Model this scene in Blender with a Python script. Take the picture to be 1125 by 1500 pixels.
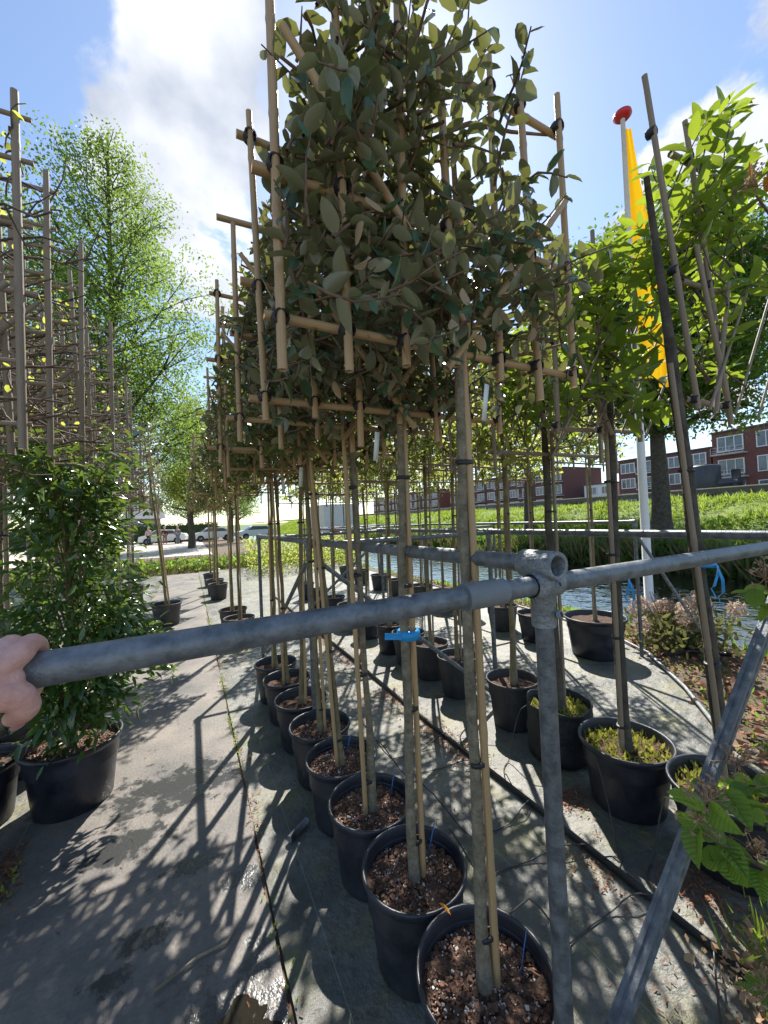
import bpy, math, random
import numpy as np
from mathutils import Vector, Matrix, Quaternion
R = math.radians
scene = bpy.context.scene
col = scene.collection
for o in list(bpy.data.objects): bpy.data.objects.remove(o)

# ------------------------------------------------------------------ camera
YAW, PITCH, ROLL, EYE = R(26.5), R(1.0), R(2.5), 1.6
fw = Vector((math.sin(YAW)*math.cos(PITCH), math.cos(YAW)*math.cos(PITCH), math.sin(PITCH)))
rt = Vector((math.cos(YAW), -math.sin(YAW), 0))
up = rt.cross(fw)
rt2 = rt*math.cos(ROLL) - up*math.sin(ROLL)
up2 = up*math.cos(ROLL) + rt*math.sin(ROLL)
camd = bpy.data.cameras.new('camera'); cam = bpy.data.objects.new('camera', camd); col.objects.link(cam)
M = Matrix((rt2, up2, -fw)).transposed().to_4x4(); M.translation = (0, 0, EYE)
cam.matrix_world = M
camd.sensor_fit = 'HORIZONTAL'; camd.sensor_width = 36; camd.lens = 18.4
camd.clip_start = .02; camd.clip_end = 3000
scene.camera = cam

# ------------------------------------------------------------------ world, sun, exposure
SUN_AZ, SUN_EL = R(32.0), R(47.0)          # azimuth clockwise from +Y
def sky_dir(px, py):                        # direction of a point of the sky, used for where the clouds stand
    v = fw*1.0 + rt2*((px-562.5)/575) + up2*((750-py)/575)
    return v.normalized()
world = bpy.data.worlds.new('World'); scene.world = world; world.use_nodes = True
wt = world.node_tree; wn = wt.nodes; wl = wt.links
for n in list(wn): wn.remove(n)
def W(t, **k):
    n = wn.new(t)
    for a, b in k.items(): setattr(n, a, b)
    return n
def wmath(op, a, b=None, c=None, clamp=False):
    n = W('ShaderNodeMath', operation=op, use_clamp=clamp)
    for i, v in enumerate((a, b, c)):
        if v is None: continue
        if isinstance(v, (int, float)): n.inputs[i].default_value = v
        else: wl.new(v, n.inputs[i])
    return n.outputs[0]
wout = W('ShaderNodeOutputWorld'); wbg = W('ShaderNodeBackground')
sky = W('ShaderNodeTexSky'); sky.sky_type = 'NISHITA'; sky.sun_disc = False
sky.sun_elevation = SUN_EL; sky.sun_rotation = SUN_AZ; sky.air_density = 1.0; sky.dust_density = .25; sky.ozone_density = 1.5
tc = W('ShaderNodeTexCoord'); gen = tc.outputs['Generated']
sep = W('ShaderNodeSeparateXYZ'); wl.new(gen, sep.inputs[0])
zz = wmath('ADD', wmath('MAXIMUM', sep.outputs[2], 0.0), 0.35)
comb = W('ShaderNodeCombineXYZ')
wl.new(wmath('DIVIDE', sep.outputs[0], zz), comb.inputs[0]); wl.new(wmath('DIVIDE', sep.outputs[1], zz), comb.inputs[1])
nz = W('ShaderNodeTexNoise'); wl.new(comb.outputs[0], nz.inputs['Vector'])
nz.inputs['Scale'].default_value = 2.6; nz.inputs['Detail'].default_value = 10; nz.inputs['Roughness'].default_value = .6
nz.inputs['Distortion'].default_value = .25
acc = nz.outputs[0]
def blob(px, py, cosr0, cosr1, w):
    global acc
    c = sky_dir(px, py)
    vm = W('ShaderNodeVectorMath', operation='DOT_PRODUCT'); wl.new(gen, vm.inputs[0]); vm.inputs[1].default_value = c
    mr = W('ShaderNodeMapRange', interpolation_type='SMOOTHSTEP')
    wl.new(vm.outputs['Value'], mr.inputs[0]); mr.inputs[1].default_value = cosr0; mr.inputs[2].default_value = cosr1
    mr.inputs[3].default_value = 0; mr.inputs[4].default_value = w
    acc = wmath('ADD', acc, mr.outputs[0])
blob(200, 110, .965, .998, .13); blob(290, 330, .972, .998, .15); blob(330, 100, .985, .998, .10)
blob(1070, 150, .98, .998, .2); blob(980, 300, .985, .998, .13); blob(590, 150, .985, .998, .06); blob(1120, 560, .98, .998, .10)
blob(820, 90, .955, .995, -.2); blob(40, 70, .985, .998, -.10); blob(250, 560, .985, .998, -.10)
mask = W('ShaderNodeMapRange', interpolation_type='SMOOTHSTEP'); wl.new(acc, mask.inputs[0])
mask.inputs[1].default_value = .58; mask.inputs[2].default_value = .66
n2 = W('ShaderNodeTexNoise'); wl.new(comb.outputs[0], n2.inputs['Vector']); n2.inputs['Scale'].default_value = 3.2; n2.inputs['Detail'].default_value = 6
cr = W('ShaderNodeValToRGB'); wl.new(n2.outputs[0], cr.inputs[0])
cr.color_ramp.elements[0].position = .40; cr.color_ramp.elements[0].color = (2.9, 3.2, 3.8, 1)
cr.color_ramp.elements[1].position = .62; cr.color_ramp.elements[1].color = (5.9, 6.0, 6.2, 1)
mx = W('ShaderNodeMix', data_type='RGBA'); wl.new(mask.outputs[0], mx.inputs[0]); wl.new(sky.outputs[0], mx.inputs[6]); wl.new(cr.outputs[0], mx.inputs[7])
wl.new(mx.outputs[2], wbg.inputs[0]); wbg.inputs[1].default_value = .1
wl.new(wbg.outputs[0], wout.inputs[0])

sund = bpy.data.lights.new('sun', 'SUN'); sund.energy = 4.6; sund.angle = R(.53); sund.color = (1, .95, .87)
sun = bpy.data.objects.new('sun', sund); col.objects.link(sun)
sd = Vector((math.sin(SUN_AZ)*math.cos(SUN_EL), math.cos(SUN_AZ)*math.cos(SUN_EL), math.sin(SUN_EL)))
sun.rotation_euler = sd.to_track_quat('Z', 'Y').to_euler(); sun.location = (0, 0, 20)
vs = scene.view_settings; vs.view_transform = 'Standard'; vs.look = 'None'; vs.gamma = 1; vs.use_curve_mapping = False
vs.exposure = 1.12
scene.render.engine = 'CYCLES'
scene.cycles.max_bounces = 7; scene.cycles.diffuse_bounces = 3

# ------------------------------------------------------------------ materials
MATS = {}
def new_mat(name):
    m = bpy.data.materials.new(name); m.use_nodes = True
    nt = m.node_tree; p = nt.nodes['Principled BSDF']
    return m, nt, p
def noise_mat(name, c1, c2, scale=8, rough=.7, bump=.0, bscale=None, metal=0, spec=.5, stretch=(1, 1, 1), c3=None, coord='Object', rvar=0):
    m, nt, p = new_mat(name); N = nt.nodes; L = nt.links
    t = N.new('ShaderNodeTexCoord'); mp = N.new('ShaderNodeMapping'); mp.inputs['Scale'].default_value = stretch
    if coord == 'World':
        g = N.new('ShaderNodeNewGeometry'); L.new(g.outputs['Position'], mp.inputs[0])
    else: L.new(t.outputs[coord], mp.inputs[0])
    nz = N.new('ShaderNodeTexNoise'); nz.inputs['Scale'].default_value = scale; nz.inputs['Detail'].default_value = 6; nz.inputs['Roughness'].default_value = .62
    L.new(mp.outputs[0], nz.inputs['Vector'])
    r = N.new('ShaderNodeValToRGB'); L.new(nz.outputs[0], r.inputs[0])
    r.color_ramp.elements[0].position = .35; r.color_ramp.elements[0].color = (*c1, 1)
    r.color_ramp.elements[1].position = .66; r.color_ramp.elements[1].color = (*c2, 1)
    if c3:
        e = r.color_ramp.elements.new(.8); e.color = (*c3, 1)
    L.new(r.outputs[0], p.inputs['Base Color'])
    p.inputs['Roughness'].default_value = rough; p.inputs['Metallic'].default_value = metal
    p.inputs['Specular IOR Level'].default_value = spec
    if rvar:
        ma = N.new('ShaderNodeMapRange'); L.new(nz.outputs[0], ma.inputs[0]); ma.inputs[1].default_value = .3; ma.inputs[2].default_value = .7
        ma.inputs[3].default_value = rough-rvar; ma.inputs[4].default_value = rough+rvar; L.new(ma.outputs[0], p.inputs['Roughness'])
    if bump:
        nb = N.new('ShaderNodeTexNoise'); nb.inputs['Scale'].default_value = bscale or scale*4; nb.inputs['Detail'].default_value = 4
        L.new(mp.outputs[0], nb.inputs['Vector'])
        b = N.new('ShaderNodeBump'); b.inputs['Strength'].default_value = bump; b.inputs['Distance'].default_value = .02
        L.new(nb.outputs[0], b.inputs['Height']); L.new(b.outputs[0], p.inputs['Normal'])
    MATS[name] = m
    return m
def leaf_mat(name, top, top2, under=None, trans=.35, tcol=None, rough=.4, spec=.5):
    """leaf blade: upper face, paler lower face, light passing through, each leaf a little different"""
    m, nt, p = new_mat(name); N = nt.nodes; L = nt.links
    g = N.new('ShaderNodeNewGeometry'); oi = N.new('ShaderNodeObjectInfo')
    ad = N.new('ShaderNodeMath'); ad.operation = 'ADD'; L.new(g.outputs['Random Per Island'], ad.inputs[0]); L.new(oi.outputs['Random'], ad.inputs[1])
    fr = N.new('ShaderNodeMath'); fr.operation = 'FRACT'; L.new(ad.outputs[0], fr.inputs[0])
    r = N.new('ShaderNodeValToRGB'); L.new(fr.outputs[0], r.inputs[0])
    r.color_ramp.elements[0].color = (*top, 1); r.color_ramp.elements[1].color = (*top2, 1)
    basec = r.outputs[0]
    if under:
        mxu = N.new('ShaderNodeMix'); mxu.data_type = 'RGBA'; L.new(g.outputs['Backfacing'], mxu.inputs[0])
        r2 = N.new('ShaderNodeValToRGB'); L.new(fr.outputs[0], r2.inputs[0])
        r2.color_ramp.elements[0].color = (*under, 1); r2.color_ramp.elements[1].color = (*[c*1.5 for c in under], 1)
        L.new(basec, mxu.inputs[6]); L.new(r2.outputs[0], mxu.inputs[7]); basec = mxu.outputs[2]
    L.new(basec, p.inputs['Base Color']); p.inputs['Roughness'].default_value = rough; p.inputs['Specular IOR Level'].default_value = spec
    tr = N.new('ShaderNodeBsdfTranslucent')
    if tcol:
        rt_ = N.new('ShaderNodeValToRGB'); L.new(fr.outputs[0], rt_.inputs[0])
        rt_.color_ramp.elements[0].color = (*tcol, 1); rt_.color_ramp.elements[1].color = (*[c*.7 for c in tcol], 1)
        L.new(rt_.outputs[0], tr.inputs[0])
    else: L.new(basec, tr.inputs[0])
    ms = N.new('ShaderNodeMixShader'); ms.inputs[0].default_value = trans
    L.new(p.outputs[0], ms.inputs[1]); L.new(tr.outputs[0], ms.inputs[2])
    L.new(ms.outputs[0], N['Material Output'].inputs[0])
    MATS[name] = m
    return m
bamboo = noise_mat('bamboo', (.36, .22, .10), (.52, .36, .19), 5, .45, .15, 30, stretch=(3, 3, .4))
cane_grey = noise_mat('weathered_cane', (.20, .15, .105), (.36, .285, .20), 6, .65, .15, 30, stretch=(3, 3, .4))
bark = noise_mat('bark_grey_green', (.13, .11, .07), (.28, .235, .16), 30, .85, .7, 90, c3=(.36, .35, .29))
bark_tan = noise_mat('bark_olive', (.13, .105, .05), (.25, .19, .10), 18, .8, .4, 60)
bark_dark = noise_mat('bark_dark', (.045, .038, .03), (.12, .10, .075), 12, .9, .6, 40)
twig = noise_mat('twig', (.06, .045, .035), (.16, .11, .075), 20, .8)
twig_brown = noise_mat('twig_brown', (.12, .07, .045), (.22, .14, .09), 20, .8)
tie_black = noise_mat('rubber_tie', (.012, .012, .013), (.03, .03, .032), 20, .5)
pot_mat = noise_mat('pot_plastic', (.011, .013, .02), (.032, .034, .044), 9, .42, .08, 60, rvar=.14, c3=(.075, .07, .065), coord='World')
pot_dusty = noise_mat('pot_dusty', (.02, .02, .023), (.075, .068, .06), 5, .62, .1, 60, stretch=(1, 1, .5))
bag_mat = noise_mat('grow_bag', (.010, .010, .011), (.026, .026, .027), 14, .6, .4, 40)
soil_mat = noise_mat('bark_mulch', (.03, .018, .012), (.13, .07, .042), 45, .95, .9, 70)
chip_brown = noise_mat('bark_chip', (.08, .04, .025), (.24, .13, .08), 40, .9)
perlite = noise_mat('perlite', (.5, .46, .40), (.75, .71, .65), 30, .9)
moss = leaf_mat('pot_weed', (.16, .20, .03), (.30, .30, .06), None, .35, (.5, .5, .08))
galv = noise_mat('galvanised_tube', (.10, .112, .125), (.23, .245, .26), 26, .46, .15, 160, metal=.35, rvar=.1, coord='World')
galv_d = noise_mat('galvanised_post', (.075, .083, .09), (.19, .20, .21), 30, .5, .2, 150, metal=.35, rvar=.1, coord='World')
galv_l = noise_mat('cast_fitting', (.17, .185, .20), (.30, .32, .335), 45, .5, .4, 120, metal=.35)
hole_mat = noise_mat('dark_bore', (.02, .02, .02), (.05, .05, .05), 20, .7)
blue_tape = noise_mat('blue_tape', (.0, .22, .55), (.02, .33, .70), 9, .35)
blue_stick = noise_mat('blue_label', (.03, .10, .30), (.05, .16, .42), 9, .4)
white_tag = noise_mat('white_tag', (.70, .70, .68), (.82, .82, .80), 9, .5)
black_pipe = noise_mat('black_hose', (.012, .012, .013), (.035, .034, .034), 9, .38)
tube_mat = noise_mat('drip_tube', (.03, .028, .028), (.07, .062, .06), 9, .4)
litter_mat = leaf_mat('litter', (.18, .075, .04), (.32, .17, .10), None, .15, (.3, .14, .08), .8, .2)
pale_litter = leaf_mat('dry_leaf', (.42, .30, .17), (.55, .42, .28), None, .3, (.6, .42, .2), .7, .2)
orange_leaf = leaf_mat('orange_leaf', (.60, .22, .02), (.7, .3, .03), None, .3, (.8, .3, .02), .5)
L_elae = leaf_mat('elaeagnus_leaf', (.03, .085, .045), (.075, .15, .075), (.175, .175, .11), .22, (.30, .32, .07), .30)
L_elae2 = leaf_mat('elaeagnus_leaf_green', (.04, .09, .028), (.095, .155, .045), (.19, .185, .085), .28, (.36, .44, .08), .34)
L_magn = leaf_mat('magnolia_leaf', (.05, .13, .02), (.11, .20, .03), (.13, .18, .04), .42, (.42, .55, .04), .28)
L_pale = leaf_mat('pale_small_leaf', (.12, .19, .04), (.24, .28, .07), None, .5, (.62, .68, .14), .5)
L_laurel = leaf_mat('laurel_leaf', (.022, .065, .015), (.055, .125, .028), (.075, .13, .035), .22, (.30, .46, .05), .22, .7)
L_maple = leaf_mat('yellow_green_leaf', (.20, .28, .04), (.36, .38, .06), None, .5, (.75, .80, .12), .5)
L_red = leaf_mat('brownish_leaf', (.14, .07, .04), (.26, .14, .08), None, .3, (.4, .2, .1), .6)
L_meta = leaf_mat('feathery_leaf', (.06, .12, .025), (.13, .20, .045), None, .45, (.34, .50, .08), .6, .2)
L_meta2 = leaf_mat('yellowish_feathery_leaf', (.13, .18, .025), (.22, .26, .04), None, .45, (.5, .58, .08), .6, .2)
L_oak = leaf_mat('deciduous_leaf', (.05, .12, .02), (.12, .20, .035), None, .38, (.26, .42, .05), .5, .3)
L_hedge = leaf_mat('hedge_leaf', (.015, .04, .012), (.04, .075, .02), None, .2, None, .6, .3)
L_vib = leaf_mat('viburnum_leaf', (.06, .17, .025), (.13, .25, .04), (.14, .22, .06), .42, (.40, .60, .06), .38)
L_grass = leaf_mat('grass_blade', (.13, .21, .03), (.27, .34, .06), None, .45, (.46, .60, .08), .6, .3)
L_reed = leaf_mat('reed_blade', (.06, .085, .025), (.20, .17, .08), None, .3, (.26, .28, .08), .6, .3)
L_big = leaf_mat('butterbur_leaf', (.03, .10, .02), (.09, .19, .03), None, .35, (.22, .42, .05), .45)
dry_flower = leaf_mat('dried_flower', (.36, .22, .13), (.55, .38, .26), None, .3, (.5, .35, .2), .8, .2)
pink_flower = leaf_mat('faded_flower', (.42, .30, .22), (.60, .47, .38), None, .3, (.6, .45, .35), .8, .2)
skin = noise_mat('skin', (.60, .29, .235), (.74, .42, .345), 40, .5, .22, 260); skin.node_tree.nodes['Principled BSDF'].inputs['Subsurface Weight'].default_value = .15
nail_m = noise_mat('nail', (.62, .40, .34), (.70, .48, .42), 9, .3)
white_paint = noise_mat('white_paint', (.70, .70, .70), (.80, .80, .79), 5, .4)
yellow_cloth = leaf_mat('yellow_cloth', (.75, .45, .01), (.80, .50, .015), None, .4, (.9, .55, .01), .7, .2)
red_paint = noise_mat('red_paint', (.55, .02, .03), (.65, .03, .045), 5, .4)
brick_m = noise_mat('brick_facade', (.13, .055, .046), (.20, .085, .07), 3, .85)
brick_d = noise_mat('brick_dark', (.11, .05, .042), (.17, .078, .064), 3, .85)
glass_m = noise_mat('window_glass', (.05, .07, .09), (.12, .15, .18), .7, .08, spec=.8)
conc_m = noise_mat('pale_concrete', (.38, .38, .36), (.52, .52, .5), 3, .8)
dark_m = noise_mat('dark_metal', (.035, .04, .045), (.07, .075, .08), 6, .5)
slate = noise_mat('roof_slate', (.16, .16, .17), (.26, .26, .27), 3, .8)
car_white = noise_mat('car_white', (.72, .73, .74), (.8, .8, .8), 2, .25)
tyre_m = noise_mat('tyre', (.015, .015, .015), (.03, .03, .03), 9, .8)
cloth_a = noise_mat('dark_jacket', (.02, .02, .03), (.05, .05, .07), 9, .9)
cloth_b = noise_mat('blue_grey_jacket', (.10, .15, .19), (.15, .21, .26), 9, .9)
cloth_c = noise_mat('brown_trousers', (.16, .10, .08), (.24, .16, .12), 9, .9)
hair_m = noise_mat('hair', (.35, .32, .3), (.5, .47, .44), 9, .9)
board_m = noise_mat('timber_board', (.20, .15, .10), (.32, .25, .17), 5, .8)

# ground materials
def cloth_material():
    m, nt, p = new_mat('woven_ground_cloth'); N = nt.nodes; L = nt.links
    g = N.new('ShaderNodeNewGeometry'); pos = g.outputs['Position']
    def nzn(s, d=6, ro=.6):
        n = N.new('ShaderNodeTexNoise'); n.inputs['Scale'].default_value = s; n.inputs['Detail'].default_value = d; n.inputs['Roughness'].default_value = ro
        L.new(pos, n.inputs['Vector']); return n.outputs[0]
    def ramp(v, *st):
        r = N.new('ShaderNodeValToRGB'); L.new(v, r.inputs[0]); e = r.color_ramp.elements
        e[0].position, e[0].color = st[0][0], (*st[0][1], 1); e[1].position, e[1].color = st[-1][0], (*st[-1][1], 1)
        for q in st[1:-1]:
            k = e.new(q[0]); k.color = (*q[1], 1)
        return r.outputs[0]
    def mix(f, a, b):
        x = N.new('ShaderNodeMix'); x.data_type = 'RGBA'
        if isinstance(f, float): x.inputs[0].default_value = f
        else: L.new(f, x.inputs[0])
        for i, v in ((6, a), (7, b)):
            if isinstance(v, tuple): x.inputs[i].default_value = (*v, 1)
            else: L.new(v, x.inputs[i])
        return x.outputs[2]
    base = ramp(nzn(2.2), (.3, (.055, .06, .053)), (.48, (.125, .125, .11)), (.72, (.27, .255, .22)))
    alg = ramp(nzn(3.7), (.48, (0, 0, 0)), (.66, (1, 1, 1)))
    c = mix(alg, base, (.17, .165, .085))
    spk = ramp(nzn(26, 6, .75), (.54, (0, 0, 0)), (.66, (1, 1, 1)))
    c = mix(spk, c, (.09, .075, .06))
    sp = N.new('ShaderNodeSeparateXYZ'); L.new(pos, sp.inputs[0])
    w = N.new('ShaderNodeMath'); w.operation = 'PINGPONG'; L.new(sp.outputs[0], w.inputs[0]); w.inputs[1].default_value = .105
    ln = N.new('ShaderNodeMath'); ln.operation = 'LESS_THAN'; L.new(w.outputs[0], ln.inputs[0]); ln.inputs[1].default_value = .0012
    lf = N.new('ShaderNodeMath'); lf.operation = 'MULTIPLY'; L.new(ln.outputs[0], lf.inputs[0]); lf.inputs[1].default_value = .65
    c = mix(lf.outputs[0], c, (.30, .38, .33))
    L.new(c, p.inputs['Base Color'])
    wv = N.new('ShaderNodeTexWave'); wv.inputs['Scale'].default_value = 90; wv.inputs['Distortion'].default_value = 1; L.new(pos, wv.inputs['Vector']); wv.bands_direction = 'X'
    b = N.new('ShaderNodeBump'); b.inputs['Strength'].default_value = .22; b.inputs['Distance'].default_value = .004; L.new(wv.outputs[1], b.inputs['Height'])
    b2 = N.new('ShaderNodeBump'); b2.inputs['Strength'].default_value = .6; b2.inputs['Distance'].default_value = .04; L.new(nzn(9, 5), b2.inputs['Height']); L.new(b.outputs[0], b2.inputs['Normal'])
    L.new(b2.outputs[0], p.inputs['Normal'])
    p.inputs['Roughness'].default_value = .5; p.inputs['Specular IOR Level'].default_value = .45
    return m
def path_material():
    m, nt, p = new_mat('worn_path'); N = nt.nodes; L = nt.links
    g = N.new('ShaderNodeNewGeometry'); pos = g.outputs['Position']
    def nzn(s, d=7, ro=.6):
        n = N.new('ShaderNodeTexNoise'); n.inputs['Scale'].default_value = s; n.inputs['Detail'].default_value = d; n.inputs['Roughness'].default_value = ro
        L.new(pos, n.inputs['Vector']); return n.outputs[0]
    r = N.new('ShaderNodeValToRGB'); L.new(nzn(1.9), r.inputs[0]); e = r.color_ramp.elements
    e[0].position, e[0].color = .32, (.095, .092, .09, 1); e[1].position, e[1].color = .7, (.25, .218, .185, 1)
    f = N.new('ShaderNodeValToRGB'); L.new(nzn(60, 4, .7), f.inputs[0]); e = f.color_ramp.elements
    e[0].position, e[0].color = .35, (.78, .78, .78, 1); e[1].position, e[1].color = .7, (1.1, 1.08, 1.05, 1)
    mu = N.new('ShaderNodeMix'); mu.data_type = 'RGBA'; mu.blend_type = 'MULTIPLY'; mu.inputs[0].default_value = 1
    L.new(r.outputs[0], mu.inputs[6]); L.new(f.outputs[0], mu.inputs[7])
    # wet stains round the puddles: damp patches with ragged edges
    tot = None; nn = nzn(9, 8, .68)
    for (x, y, rx, ry) in ((-.12, 2.80, .42, .26), (-.33, 2.42, .22, .15), (.07, 1.36, .30, .24), (.17, 1.93, .10, .07), (-.22, 1.85, .13, .07), (-.28, 1.72, .10, .06), (.2, 1.62, .06, .05), (-.05, 2.1, .16, .06)):
        s = N.new('ShaderNodeVectorMath'); s.operation = 'SUBTRACT'; L.new(pos, s.inputs[0]); s.inputs[1].default_value = (x, y, 0)
        d = N.new('ShaderNodeVectorMath'); d.operation = 'MULTIPLY'; L.new(s.outputs[0], d.inputs[0]); d.inputs[1].default_value = (1/rx, 1/ry, 0)
        l = N.new('ShaderNodeVectorMath'); l.operation = 'LENGTH'; L.new(d.outputs[0], l.inputs[0])
        a = N.new('ShaderNodeMath'); a.operation = 'MULTIPLY_ADD'; L.new(nn, a.inputs[0]); a.inputs[1].default_value = 4.0; L.new(l.outputs['Value'], a.inputs[2])
        k = N.new('ShaderNodeMapRange'); L.new(a.outputs[0], k.inputs[0]); k.inputs[1].default_value = 3.0; k.inputs[2].default_value = 2.55
        k.inputs[3].default_value = 0; k.inputs[4].default_value = 1
        if tot is None: tot = k.outputs[0]
        else:
            x_ = N.new('ShaderNodeMath'); x_.operation = 'MAXIMUM'; L.new(tot, x_.inputs[0]); L.new(k.outputs[0], x_.inputs[1]); tot = x_.outputs[0]
    mx = N.new('ShaderNodeMix'); mx.data_type = 'RGBA'; L.new(tot, mx.inputs[0]); L.new(mu.outputs[2], mx.inputs[6]); mx.inputs[7].default_value = (.05, .05, .05, 1)
    L.new(mx.outputs[2], p.inputs['Base Color'])
    rr = N.new('ShaderNodeMapRange'); L.new(tot, rr.inputs[0]); rr.inputs[3].default_value = .62; rr.inputs[4].default_value = .16; L.new(rr.outputs[0], p.inputs['Roughness'])
    b = N.new('ShaderNodeBump'); b.inputs['Strength'].default_value = .35; b.inputs['Distance'].default_value = .01; L.new(nzn(70, 4), b.inputs['Height']); L.new(b.outputs[0], p.inputs['Normal'])
    return m
cloth_m = cloth_material(); path_m = path_material()
earth_m = noise_mat('earth', (.07, .05, .032), (.17, .125, .08), 3, .95, .6, 30, coord='World', c3=(.12, .15, .04))
sand_m = noise_mat('sandy_yard', (.42, .37, .31), (.56, .50, .43), .6, .9, .2, 20, coord='World')
gravel_m = noise_mat('dike_path', (.42, .37, .30), (.52, .46, .38), 2, .9, coord='World')
turf_m = noise_mat('turf', (.09, .15, .025), (.20, .26, .05), 1.2, .9, .5, 12, coord='World')
asph_m = noise_mat('asphalt', (.05, .05, .052), (.09, .09, .09), 2, .9, coord='World')
water_m, nt, p = new_mat('canal_water')
p.inputs['Base Color'].default_value = (.018, .022, .012, 1); p.inputs['Roughness'].default_value = .04; p.inputs['Specular IOR Level'].default_value = .6
g = nt.nodes.new('ShaderNodeNewGeometry'); nzw = nt.nodes.new('ShaderNodeTexNoise'); nzw.inputs['Scale'].default_value = 3.5; nzw.inputs['Detail'].default_value = 3
nt.links.new(g.outputs['Position'], nzw.inputs['Vector']); bw = nt.nodes.new('ShaderNodeBump'); bw.inputs['Strength'].default_value = .5; bw.inputs['Distance'].default_value = .05
nt.links.new(nzw.outputs[0], bw.inputs['Height']); nt.links.new(bw.outputs[0], p.inputs['Normal'])
pud_m, nt, p = new_mat('puddle_water')
p.inputs['Base Color'].default_value = (.02, .018, .014, 1); p.inputs['Roughness'].default_value = .05; p.inputs['Specular IOR Level'].default_value = .7

# ------------------------------------------------------------------ mesh helpers
class MB:
    def __init__(s): s.V = []; s.B = {}; s.n = 0
    def add(s, v, faces):
        v = np.asarray(v, float).reshape(-1, 3)
        for f in faces:
            f = np.asarray(f, int)
            if f.ndim == 1: f = f[None]
            s.B.setdefault(f.shape[1], []).append(f + s.n)
        s.V.append(v); s.n += len(v)
    def tube(s, pts, rad, n=8, cap=True):
        P = np.asarray(pts, float); k = len(P); rad = np.broadcast_to(np.asarray(rad, float), (k,))
        T = np.gradient(P, axis=0); T /= np.linalg.norm(T, axis=1)[:, None]+1e-12
        ref = np.array([0, 0, 1.]) if abs(T[0][2]) < .8 else np.array([1., 0, 0])
        S = np.cross(T, ref); S /= np.linalg.norm(S, axis=1)[:, None]+1e-12
        U = np.cross(S, T); a = np.arange(n)*2*math.pi/n
        v = P[:, None]+rad[:, None, None]*(np.cos(a)[None, :, None]*S[:, None]+np.sin(a)[None, :, None]*U[:, None])
        i = np.arange(k-1)[:, None]*n; j = np.arange(n)[None]; j2 = (j+1) % n
        q = np.stack([i+j, i+j2, i+n+j2, i+n+j], -1).reshape(-1, 4)
        fs = [q]
        if cap: fs += [np.arange(n)[None], (np.arange(n)[::-1]+(k-1)*n)[None]]
        s.add(v.reshape(-1, 3), fs); return s
    def lathe(s, prof, n=24, c=(0, 0, 0), close=False, sx=1, sy=1):
        prof = np.asarray(prof, float); k = len(prof); a = np.arange(n)*2*math.pi/n
        v = np.stack([prof[:, None, 0]*np.cos(a)*sx, prof[:, None, 0]*np.sin(a)*sy, np.repeat(prof[:, 1:2], n, 1)], -1).reshape(-1, 3)+np.array(c)
        i = np.arange(k-1)[:, None]*n; j = np.arange(n)[None]; j2 = (j+1) % n
        q = np.stack([i+j, i+j2, i+n+j2, i+n+j], -1).reshape(-1, 4); s.add(v, [q]); return s
    def box(s, c, d, rz=0):
        x, y, z = [e/2 for e in d]
        v = np.array([(-x, -y, -z), (x, -y, -z), (x, y, -z), (-x, y, -z), (-x, -y, z), (x, -y, z), (x, y, z), (-x, y, z)])
        if rz: v[:, :2] = v[:, :2] @ np.array([[math.cos(rz), math.sin(rz)], [-math.sin(rz), math.cos(rz)]])
        s.add(v+np.array(c), [np.array([(0, 3, 2, 1), (4, 5, 6, 7), (0, 1, 5, 4), (1, 2, 6, 5), (2, 3, 7, 6), (3, 0, 4, 7)])]); return s
    def inst(s, tmpl, pos, rot, size):
        tv, tf = tmpl; n = len(pos); k = len(tv)
        v = np.einsum('nij,kj->nki', rot, tv)*np.asarray(size).reshape(n, 1, -1)+pos[:, None]
        off = (np.arange(n)*k)[:, None, None]
        s.add(v.reshape(-1, 3), [(f[None]+off).reshape(-1, f.shape[1]) for f in tf]); return s
    def leaves(s, T, P, Rm, S):
        if isinstance(T, str):
            w = {'e': .52, 'm': .36, 'l': .33, 'v': .66}[T]
            for k, (fo, cu) in enumerate(((.08, .02), (.18, .16), (.30, .34), (.14, -.10), (.40, .22))):
                if len(P[k::5]): s.inst(leaf_template(w*(1, .9, 1.05, .95, 1)[k], fo, cu), P[k::5], Rm[k::5], S[k::5])
        else: s.inst(T, P, Rm, S)
        return s
    def mesh(s, name, mat, smooth=True):
        me = bpy.data.meshes.new(name); V = np.concatenate(s.V) if s.V else np.zeros((0, 3))
        me.vertices.add(len(V)); me.vertices.foreach_set('co', V.ravel().astype(np.float32))
        li = []; ls = []; st = 0
        for k, bl in s.B.items():
            f = np.concatenate(bl); li.append(f.ravel()); ls.append(st+np.arange(len(f))*k); st += f.size
        li = np.concatenate(li); ls = np.concatenate(ls)
        me.loops.add(len(li)); me.loops.foreach_set('vertex_index', li.astype(np.int32))
        me.polygons.add(len(ls)); me.polygons.foreach_set('loop_start', ls.astype(np.int32))
        me.polygons.foreach_set('use_smooth', np.full(len(ls), bool(smooth)))
        me.update(calc_edges=True); me.materials.append(mat)
        return me
    def build(s, name, mat, parent=None, smooth=True, loc=None, kind=None):
        return link(name, s.mesh(name, mat, smooth), parent, loc, kind)
def link(name, me, parent=None, loc=None, kind=None):
    o = bpy.data.objects.new(name, me); col.objects.link(o)
    if parent is not None: o.parent = parent
    if loc is not None: o.location = loc
    if kind: o['kind'] = kind
    return o
def tag(o, label, cat, group=None):
    o['label'] = label; o['category'] = cat
    if group: o['group'] = group
    return o
def thing(name, label, cat, loc=(0, 0, 0), group=None, rz=0):
    o = bpy.data.objects.new(name, None); col.objects.link(o); o.location = loc; o.rotation_euler = (0, 0, rz); o.empty_display_size = .1
    return tag(o, label, cat, group)
_unit = {}
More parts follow.
